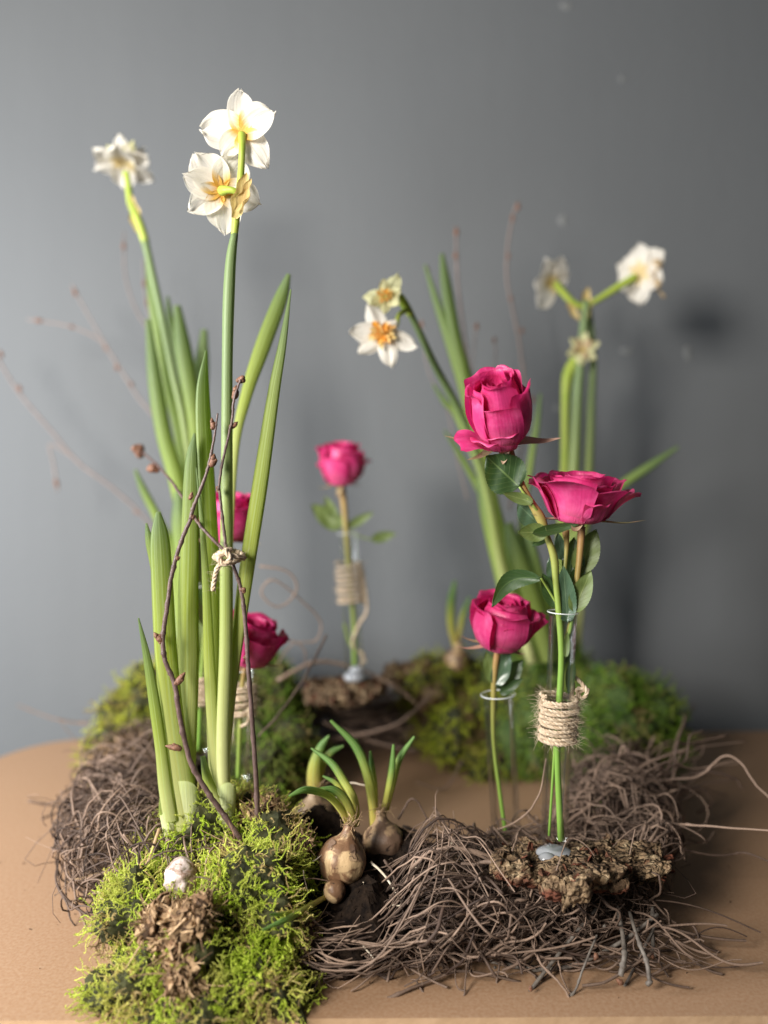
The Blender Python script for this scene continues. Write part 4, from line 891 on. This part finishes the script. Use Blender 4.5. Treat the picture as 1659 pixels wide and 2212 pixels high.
rleaf(r3, (1070, 1482), (1100, 1402), R3 - .002, 40, 'rleaf3', .05, .3); rleaf(r3, (1075, 1488), (1130, 1425), R3 + .004, 46, 'rleaf', .05, .2); rleaf(r3, (1066, 1475), (1050, 1405), R3 + .006, 30, 'rleaf2', .0, .2); rleaf(r3, (1080, 1500), (1130, 1465), R3, 22, 'rleaf', 0, .3)
R4 = .70
r4 = rose('dark magenta rose half hidden behind the tall front daffodil leaves, upper of two', (430, 1620), R4)
c = P(492, 1168, R4); ax = (.10, -.25, 1)
bloom(r4, c, ax, .0225, .044, [(0, .006, .030, .6, .1), (250, .004, .022, .8, 0), (180, .010, .020, .6, .1)], .2, spin=10)
sepals(r4, c, ax, [(-10, .030, .10, .008), (190, .034, .05, .008), (250, .02, .0, .01)])
rstem(r4, [(488, 1175, R4, 14), (470, 1240, R4, 11), (448, 1340, R4, 10), (436, 1450, R4, 10), (428, 1620, R4, 9)], .1, 1.1)
rleaf(r4, (455, 1320), (440, 1240), R4 + .005, 34, 'rleaf', .0, .2); rleaf(r4, (466, 1300), (480, 1230), R4, 30, 'rleaf3', .0, .2); rleaf(r4, (440, 1400), (418, 1330), R4 + .004, 28, 'rleaf2', 0, .3)
R5 = .66
r5 = rose('dark magenta rose half hidden behind the tall front daffodil leaves, lower of two', (515, 1680), R5)
c = P(532, 1432, R5); ax = (.28, -.12, 1)
bloom(r5, c, ax, .0235, .040, [(5, .014, .030, .55, .6), (180, .008, .030, .7, .1), (260, .004, .028, .8, 0), (305, .003, .032, .7, 0)], .4, spin=60)
sepals(r5, c, ax, [(0, .030, .3, .008), (190, .026, .1, .008), (260, .02, .0, .01)])
rstem(r5, [(530, 1438, R5, 12), (524, 1480, R5, 11), (519, 1560, R5, 10), (514, 1680, R5, 9)], .1, .9)
rleaf(r5, (512, 1395), (510, 1335), R5 + .006, 22, 'rleaf', 0, .2)
R6 = .87
r6 = rose('blurred pink rose standing alone at the back in front of the grey wall', (765, 1440), R6)
c = P(738, 1046, R6); ax = (-.02, -.22, 1)
bloom(r6, c, ax, .024, .048, [(8, .016, .026, .45, .6), (185, .010, .024, .5, .3), (270, .002, .030, .8, 0)], .2, spin=20)
sepals(r6, c, ax, [(190, .026, -.05, .009), (10, .022, .0, .009), (255, .016, -.6, .01)])
rstem(r6, [(738, 1050, R6, 17), (743, 1090, R6, 14), (748, 1150, R6, 13), (755, 1240, R6, 12), (764, 1340, R6, 11), (766, 1440, R6, 11)], .05, .9)
rleaf(r6, (738, 1140), (672, 1090), R6, 44, 'rleaf2', .05, .3); rleaf(r6, (748, 1140), (808, 1106), R6, 20, 'rleaf2', .05, .3); rleaf(r6, (802, 1166), (856, 1152), R6, 24, 'rleaf2', .05, .2); rleaf(r6, (725, 1120), (702, 1072), R6, 22, 'rleaf2', 0, .3)
rstem(r6, [(755, 1148, R6, 3), (780, 1160, R6, 3), (803, 1166, R6, 3)], .8, .8, 12, 'petiole'); rstem(r6, [(762, 1400, R6, 6), (752, 1380, R6, 6), (744, 1348, R6, 8)], .8, .8, 12, 'petiole')

# ------------------------------------------------------------------ glass tubes, twine, glue
def glass(label, base, top, Y, rad, flare=1.14):
    a = P(*base, Y); b = P(*top, Y); ax = b - a; L = np.linalg.norm(ax); d = ax / L; rm = rotm(d); root = thing('glass_tube', tuple(a), label, 'test tube', 'glass test tubes standing in the wreath')
    ns = 48
    out = [(0, 0), (rad * .5, rad * .13), (rad * .87, rad * .5), (rad, rad), (rad, L * .5), (rad, L * .975), (rad * (1 + (flare - 1) * .5), L * .99)]
    inn = [(rad * .9, L * .985), (rad * .90, L * .5), (rad * .90, rad), (rad * .78, rad * .55), (rad * .45, rad * .22), (0, rad * .12)]
    for nm, prf in (('tube_wall', out), ('inner_wall', inn)):
        V = [a + rm @ np.array([r_ * math.cos(j / ns * 6.2832), r_ * math.sin(j / ns * 6.2832), z]) for (r_, z) in prf for j in range(ns)]
        m = MB(); m.add(V, quadgrid(len(prf), ns, True), None); tw = m.build(nm, M['glass'], root)
    th = np.linspace(0, 2 * math.pi, 60); q = np.array([a + rm @ np.array([rad * flare * .97 * math.cos(t), rad * flare * .97 * math.sin(t), L]) for t in th])
    m = MB(); tube(m, q, rad * .05, 8, cap=False); m.build('rim', M['glassrim'], tw)
    return root, a, d, L
k = NT('glass rim'); g = k.n('BsdfPrincipled', {'Base Color': (.85, .88, .88), 'Roughness': .06, 'Specular IOR Level': .9, 'Alpha': .4}); k.t.links.new(g.outputs[0], k.out.inputs[0]); M['glassrim'] = k.m
glass('front right glass tube wrapped in jute twine and holding two roses', (1196, 1838), (1216, 1322), RY, .0098)
glass('short bare glass tube holding the rose left of the twine wrapped tube', (1098, 1870), (1076, 1500), R3, .0125)
glass('twine wrapped glass tube behind the front daffodil, holding the upper hidden rose', (432, 1640), (434, 1265), R4, .0100)
glass('twine wrapped glass tube behind the front daffodil, holding the lower hidden rose', (515, 1700), (522, 1445), R5, .0100)
glass('blurred glass tube at the back holding the lone pink rose', (766, 1468), (752, 1152), R6, .0115)
def twine(label, u0, v0, u1, v1, Y, rad, turns, rope=.0013, tail=None, seed=0, fuzz=260, loose=1.0):
    a = P(u0, v0, Y); b = P(u1, v1, Y); ax = b - a; L = np.linalg.norm(ax); rm = rotm(nrm(ax)); root = thing('twine_wrap', tuple(a), label, 'twine', 'jute twine wrapped round the tubes')
    n = int(turns * 44); t = np.linspace(0, 1, n); th = t * turns * 2 * math.pi
    zz = t * L + .0006 * loose * np.sin(th * .53 + seed); rr = rad + .0005 * loose * np.sin(th * .37 + seed) + .0004 * np.sin(th * 1.7)
    core = np.array([a + rm @ np.array([r_ * math.cos(h), r_ * math.sin(h), z]) for r_, h, z in zip(rr, th, zz)])
    T = nrm(np.gradient(core, axis=0)); A = nrm(core - (a + (core - a) @ nrm(ax)[:, None] * nrm(ax)[None])); B = np.cross(T, A)
    def plies(core, A, B, nm):
        s = np.concatenate([[0], np.cumsum(np.linalg.norm(np.diff(core, axis=0), axis=1))]); m = MB()
        for kk in range(3):
            an = s / (rope * 6.5) * 2 * math.pi + kk * 2.094
            q = core + (A * np.cos(an)[:, None] + B * np.sin(an)[:, None]) * rope * .5
            tube(m, q, rope * .62 * (1 + .12 * np.sin(s * 2200 + kk)), 6, float(.2 + .3 * kk))
        m.build(nm, M['jute'], root)
    # finer sampling for the ply twist
    up = crom(np.hstack([core[::2], A[::2], B[::2]]), n * 3); plies(up[:, :3], up[:, 3:6], up[:, 6:9], 'wrapped_coils')
    if tail:
        for tl in tail:
            q = crom(np.array([P(*p) for p in tl]), 90); T = nrm(np.gradient(q, axis=0)); A2 = nrm(np.cross(T, [.2, 1, .3])); plies(q, A2, np.cross(T, A2), 'loose_end')
    idx = rng.integers(0, len(core), fuzz); N_ = core[idx] - (a + (core[idx] - a) @ nrm(ax)[:, None] * nrm(ax)[None])
    m = MB(); fibres(m, core[idx] + nrm(N_) * rope, nrm(N_), .0050, .00013, 6, .5, 1); tag(m.build('fuzz', M['jute'], root), kind='stuff')
    return root
twine('thick band of jute twine round the front right glass tube', 1204, 1603, 1209, 1503, RY, .0124, 11.6, .00142, tail=[
    [(1235, 1500, RY + .008), (1238, 1480, RY + .008), (1228, 1458, RY + .010), (1240, 1462, RY + .006), (1258, 1478, RY + .002), (1268, 1496, RY), (1256, 1508, RY + .004), (1246, 1490, RY + .004), (1262, 1486, RY + .001)],
    [(1240, 1510, RY + .009), (1256, 1492, RY + .004), (1272, 1490, RY)]], fuzz=800)
twine('blurred band of jute twine with a long loose end at the back tube', 760, 1305, 754, 1215, R6, .0145, 8.5, .0016, tail=[[(780, 1225, R6 - .005), (788, 1270, R6 - .008), (792, 1320, R6 - .01), (775, 1350, R6 - .012), (762, 1385, R6 - .012), (765, 1400, R6 - .01)], [(780, 1440, R6), (785, 1415, R6), (775, 1405, R6), (790, 1430, R6)]])
twine('jute twine band seen between the front daffodil leaves, left one', 431, 1520, 432, 1458, R4, .0128, 8, seed=3)
twine('jute twine band seen between the front daffodil leaves, right one in shade', 519, 1545, 520, 1478, R5, .0128, 8, seed=5, tail=[[(530, 1545, R5 - .01), (540, 1530, R5 - .012), (535, 1560, R5 - .012), (520, 1570, R5 - .012)]])
# knot on the front twig
kn = thing('twine_knot', tuple(P(490, 1205, .548)), 'frayed jute twine knot tying a birch twig to the front daffodil stem', 'twine')
def rope_path(ctrl, nm, rope=.0019):
    q = crom(np.array([P(*p) for p in ctrl]), 100); T = nrm(np.gradient(q, axis=0)); A = nrm(np.cross(T, [.2, 1, .3])); B = np.cross(T, A)
    s = np.concatenate([[0], np.cumsum(np.linalg.norm(np.diff(q, axis=0), axis=1))]); m = MB()
    for kk in range(3):
        an = s / (rope * 6) * 6.283 + kk * 2.094; tube(m, q + (A * np.cos(an)[:, None] + B * np.sin(an)[:, None]) * rope * .5, rope * .6, 6, float(.3 + .3 * kk))
    idx = rng.integers(0, 100, 90); fibres(m, q[idx], nrm(rng.normal(size=(90, 3))), .005, .0001, 6, .5, 1); m.build(nm, M['jute'], kn)
rope_path([(462, 1200, .545), (478, 1212, .543), (505, 1214, .545), (525, 1200, .555), (505, 1190, .565), (478, 1192, .562), (464, 1204, .548), (480, 1195, .541), (510, 1202, .542), (528, 1206, .552)], 'twine_loop')
rope_path([(485, 1195, .540), (472, 1205, .538), (484, 1218, .538), (498, 1206, .537), (486, 1190, .538), (500, 1188, .545)], 'twine_loop')
rope_path([(484, 1212, .540), (470, 1226, .538), (464, 1248, .538), (460, 1276, .538)], 'twine_tail', .0017)
# hot glue blobs
def glue(label, lst):
    m = MB()
    for (u, v, Y, rx, rz) in lst: lump(m, P(u, v, Y), (PX(rx, Y), PX(rx, Y) * .8, PX(rz, Y)), 4, .10, 60, oct=2)
    tag(m.build('glue_blob', M['glue']), label, 'glue')
glue('translucent white hot glue blob fixing the front right tube to the bark', [(1197, 1842, RY, 40, 12), (1182, 1856, RY - .010, 20, 12), (1222, 1850, RY - .004, 24, 7)])
glue('small pale glue blob under the back tube', [(766, 1462, R6 - .004, 24, 12), (770, 1448, R6 - .008, 16, 10)])
glue('pale glue blob under the short bare tube', [(1096, 1868, R3, 30, 12)])

# ------------------------------------------------------------------ bark pieces
def bark(label, lst, amp=.55, scale=55, zr=None):
    root = thing('bark_piece', tuple(lst[0][0]), label, 'bark'); allc = []
    for (c, r, sub, red) in lst:
        m = MB(); v, f = ico(sub); c = np.array(c); r = np.array(r, float)
        sh = np.sign(v) * np.abs(v) ** .62; w = sh * r + c
        h1 = np.array([fb(q, scale, 6) for q in w]); h2 = np.array([fb(q + 7, scale * 3.2, 5) for q in w]); h3 = np.array([abs(fb(q * [1, 1, .35] + 3, scale * 1.5, 3)) for q in w])
        w[:, 2] += (h1 * .6 + h2 * .25 - h3 * .7) * amp * r[2] * 2
        w[:, 0] += h1 * r[0] * .16 + h2 * .0016; w[:, 1] += h2 * r[1] * .12 - h1 * .004
        ti = np.clip((-v[:, 2] * 1.2) + red + .5 * h1, 0, 1) * (red > 0)
        m.add(w, None, f, None, ti); m.build('bark_chunk', M['bark'], root)
        allc.append((w, f, 1))
    m = MB(); p_, n_ = surf_samples(allc, 260, lambda p, q: q[:, 2] > -.2); flakes(m, p_, nrm(n_ + [0, 0, 1.4]), .0095); tag(m.build('bark_flakes', M['bark'], root, smooth=False), kind='stuff')
    return root
bark('rough brown cork bark slab carrying the front right glass tube', [
    (P(1190, 1858, 0.540), (.038, .026, 0.0045), 6, .1), (P(1325, 1852, 0.552), (.038, .024, 0.0047), 6, .0), (P(1262, 1876, 0.520), (.026, .014, 0.0047), 5, .0), (P(1150, 1884, 0.518), (.024, .010, 0.0051), 5, .55), (P(1215, 1919, 0.500), (.013, .006, 0.0066), 5, .5), (P(1388, 1874, 0.556), (.018, .014, 0.0055), 5, 0),
    (P(1243, 1918, 0.495), (.0095, .005, 0.0074), 5, .0), (P(1105, 1862, 0.523), (.014, .012, 0.0051), 5, .1), (P(1310, 1904, 0.518), (.014, .008, 0.0047), 5, .2)], amp=.55, scale=80)
bark('tan bark shelf under the lone back tube', [(P(745, 1484, .87), (.046, .032, .007), 5, 0), (P(728, 1508, .845), (.036, .014, .006), 5, 0)])
bark('brown bark chunk in the rear middle of the wreath', [(P(880, 1450, .95), (.03, .02, .012), 4, 0), (P(930, 1500, .92), (.02, .02, .012), 4, 0)])
bark('flat dark bark flakes on the left side of the wreath', [(P(310, 1665, .78), (.03, .02, .006), 4, 0), (P(280, 1700, .76), (.025, .02, .006), 4, 0)])

# ------------------------------------------------------------------ birch twigs with buds
def twig(label, segs, buds, Y, group='birch twigs standing in the wreath', mat='birch'):
    root = thing('birch_twig', tuple(P(segs[0][0][0][0], segs[0][0][0][1], Y)), label, 'twig', group); sh0 = None
    for ctrl, w0, w1 in segs:
        n = 10 * len(ctrl); c = crom(np.array([P(a[0], a[1], a[2] if len(a) > 2 else Y) for a in ctrl]), n)
        c = c + rng.normal(0, .00012, c.shape); rr = np.linspace(PX(w0, Y) / 2, PX(w1, Y) / 2, n)
        rr *= 1 + .10 * np.array([fb(q, 200, 2) for q in c]); 
        for kx in range(10, n - 4, 10): rr[kx] *= 1.28
        m = MB(); tube(m, c, rr, 9, float(rng.uniform(.1, .7))); sh = m.build('shoot', M[mat], root); sh0 = sh0 or sh
    for b in buds:
        u, v, du, dv, w = b[:5]; w *= 1.15; yy = b[5] if len(b) > 5 else Y
        a = P(u, v, yy); e = P(u + du, v + dv, yy); t = np.linspace(0, 1, 9)
        pr = np.array([.35, .75, .95, 1.0, .92, .8, .62, .4, .12]); m = MB(); tube(m, a + (e - a) * t[:, None], pr * PX(w, yy) / 2, 8)
        for q in range(0 if mat == 'birch_far' else 4):
            th = q * 1.6; d = nrm(e - a); s_ = nrm(np.cross(d, [math.sin(th), math.cos(th), .3])); bb = a + (e - a) * (.15 + .18 * q)
            lump(m, bb + s_ * PX(w, yy) * .22, (PX(w, yy) * .35,) * 3, 2, .4, 300)
        m.build('bud', M['bud'], sh0)
    return root
TY = .545
twig('dark birch twig curving left in front of the daffodil leaves', [
    ([(552, 1900, .56), (547, 1845, .55), (520, 1812, TY), (478, 1752, TY), (445, 1705, TY), (410, 1640, TY), (388, 1545, TY), (378, 1480, TY), (358, 1430, TY), (352, 1385, TY), (358, 1330, TY), (372, 1240, TY), (388, 1180, TY), (412, 1120, TY)], 13, 9),
    ([(412, 1120, TY), (418, 1095, TY), (440, 1040, TY), (452, 1000, TY), (460, 960, TY), (466, 925, TY), (470, 893, TY)], 9, 4)],
    [(352, 1388, -20, -22, 13), (380, 1480, 20, -28, 14), (393, 1617, -36, -6, 13), (459, 1008, 4, -28, 14), (462, 928, -5, -26, 10), (410, 1080, 6, -18, 8), (382, 1205, 6, 2, 8)], TY)
twig('dark birch twig rising straight past the twine knot', [
    ([(553, 1920, .56), (556, 1820, .555), (554, 1700, .552), (545, 1560, .55), (536, 1440, .55), (530, 1350, .55), (521, 1275, .55), (505, 1225, .548), (490, 1190, .548), (482, 1130, .548), (474, 1060, .548)], 12, 6),
    ([(472, 1058, .548), (480, 1000, .548), (492, 950, .548), (502, 900, .548), (506, 860, .548), (520, 820, .548)], 6, 5)],
    [(508, 862, 2, -30, 13), (516, 826, 12, -14, 14), (498, 925, 16, -14, 10), (522, 1276, 8, -4, 12), (534, 1422, -8, -4, 9), (474, 1062, -6, -12, 8)], .55)
twig('thin birch twig slanting up left from the twine knot and fading out of focus', [
    ([(486, 1190, .548), (455, 1160, .55), (425, 1125, .56), (395, 1075, .60), (350, 1015, .68), (300, 970, .76)], 8, 7)],
    [(308, 980, -18, -16, 22, .75), (340, 1010, -24, 4, 18, .70), (420, 1120, -8, -8, 8, .545)], .50)
FB = 'blurred birch twigs behind the daffodils'
for lab, segs, buds, Y in (
    ('blurred bare twig reaching to the left edge of the picture', [([(400, 1260), (330, 1140), (250, 1060), (170, 1000), (110, 930), (50, 860), (10, 800), (-30, 730)], 10, 7), ([(175, 1000), (110, 960), (118, 1010), (125, 1060)][:1] + [(110, 960), (115, 1000), (125, 1060)], 6, 7)], [(120, 1035, 6, 26, 14), (4, 772, -6, -20, 14), (45, 845, -8, -18, 12), (300, 1110, -14, -10, 10)], 1.0),
    ('blurred forked twig with reddish buds left of the rear daffodil', [([(400, 1050), (345, 920), (300, 860), (255, 790), (215, 735), (150, 705), (60, 690)], 9, 6), ([(262, 800), (225, 740), (190, 680), (155, 615)], 6, 6)], [(92, 694, -24, -4, 14), (160, 708, -14, -6, 12), (255, 800, -6, -16, 14), (285, 835, -4, -14, 14), (165, 640, -8, -24, 14), (232, 755, -10, -8, 12)], 1.0),
    ('blurred upright twig beside the rear left flower stem', [([(370, 900), (330, 740), (290, 660), (270, 590), (268, 500)], 7, 5), ([(340, 760), (315, 640), (310, 560)], 6, 5)], [(268, 540, -2, -24, 12), (318, 660, 2, -22, 12), (312, 620, 0, -22, 12)], .98),
    ('blurred twig rising to the top right of the leaning daffodil', [([(1100, 1100), (1135, 900), (1125, 760), (1110, 680), (1095, 600), (1098, 520), (1115, 440)], 11, 8)], [(1118, 455, 2, -24, 14), (1108, 480, -2, -22, 12), (1098, 560, 0, -18, 12), (1104, 650, -2, -16, 14), (1128, 720, 0, -16, 12), (1150, 870, 2, -20, 14)], .96),
    ('blurred twig with pink buds standing behind the leaning daffodil leaves', [([(1060, 1100), (1040, 900), (1015, 800), (1000, 700), (988, 600), (985, 490)], 11, 8), ([(1020, 810), (1025, 740), (1030, 700)], 5, 5), ([(1050, 860), (1070, 780), (1068, 730)], 5, 5)], [(986, 510, 0, -26, 16), (986, 560, -4, -20, 14), (1030, 712, 0, -20, 14), (1068, 740, 0, -16, 12)], .93),
    ('blurred thin twig leaning left beside the pale daffodil bud', [([(1040, 1000), (1000, 830), (960, 700), (935, 620), (922, 575)], 7, 5), ([(1010, 1080), (985, 980), (965, 880), (925, 800), (910, 690)], 6, 4)], [(925, 590, -4, -20, 12), (950, 660, -4, -18, 12), (970, 720, -2, -18, 12), (912, 706, -2, -18, 12)], .90),
    ('blurred twig leaning up behind the right end of the wreath', [([(1440, 1680), (1455, 1620), (1480, 1560), (1500, 1520)], 8, 7)], [(1484, 1550, 6, -20, 12)], .90)):
    twig(lab, [(c_, a_ * .62, b_ * .62) for c_, a_, b_ in segs], [(b_[0], b_[1], b_[2] * .8, b_[3] * .8, b_[4] * .6) for b_ in buds], Y, FB, 'birch_far')
# pine needles and stray bits in the front moss
nd = thing('dry_needles', tuple(P(420, 1900, .5)), 'scattered dry needles and stalks lying in the front moss', 'dry stalks')
for ctrl, w, mt in (([(345, 1790, .55), (315, 1880, .53), (290, 1960, .52), (255, 2060, .51), (225, 2120, .505)], 9, 'fibre'), ([(213, 1925, .55), (240, 1985, .54), (262, 2035, .53)], 7, 'root'), ([(150, 1905, .60), (230, 1885, .58), (305, 1870, .57)], 7, 'fibre'),
                    ([(365, 1850, .52), (372, 1895, .515), (376, 1940, .51)], 2.5, 'birch'), ([(460, 1905, .52), (500, 1920, .515)], 5, 'fibre'), ([(280, 1930, .53), (325, 1850, .54)], 5, 'fibre'), ([(315, 2090, .49), (305, 2180, .475)], 4, 'birch'),
                    ([(415, 2060, .485), (400, 2170, .475)], 3, 'fibre'), ([(635, 1990, .51), (600, 2020, .5)], 3, 'fibre'), ([(400, 2190, .475), (440, 2205, .472)], 5, 'root'), ([(375, 2130, .478), (400, 2165, .475)], 5, 'fibre'), ([(330, 2060, .488), (360, 2095, .48)], 4, 'birch')):
    px_vine(ctrl, w, 16, mt, nd, 'stalk', tint=.7, jit=.0003)
# crumbs on the board
fd = MB(); n_ = 150; a_ = rng.uniform(0, 6.283, n_); rr_ = rng.uniform(1.13, 1.42, n_) ** 1.0; c_ = ringpt(a_)
q_ = WC + (c_ - WC) * rr_[:, None]; q_ = np.column_stack([q_, np.full(n_, .0006)]); q_ = q_[(q_[:, 1] > .485) & (q_[:, 1] < 1.0)]
flakes(fd, q_, np.tile([0, 0, 1.], (len(q_), 1)), .0018)
tag(fd.build('fallen_debris', M['fibred'], smooth=False), 'tiny crumbs and bark specks fallen on the board round the wreath', 'debris', kind='stuff')
for i, (u, v, s) in enumerate(((107, 2110, 7), (150, 2068, 4), (178, 2075, 3), (290, 2080, 3), (1650, 1960, 3))):
    Y = .33 * F / (v - 1061); c = P(u, v, Y); m = MB(); lump(m, c + [0, 0, PX(s, Y) * .4], (PX(s, Y) * .8, PX(s, Y) * .6, PX(s, Y) * .5), 2, .9, 300)
    tag(m.build('soil_crumb', M['fibred']), ['largest soil crumb on the board at the lower left', 'small crumb just above and right of the largest crumb', 'tiny crumb beside the front moss edge', 'tiny crumb between the left vine loops and the moss', 'tiny crumb at the right edge of the board'][i], 'crumb')
# short moss and vine shadows need nothing more; tidy helper properties
for o in bpy.data.objects:
    for kx in ('o0', '_o'):
        if kx in o: del o[kx]
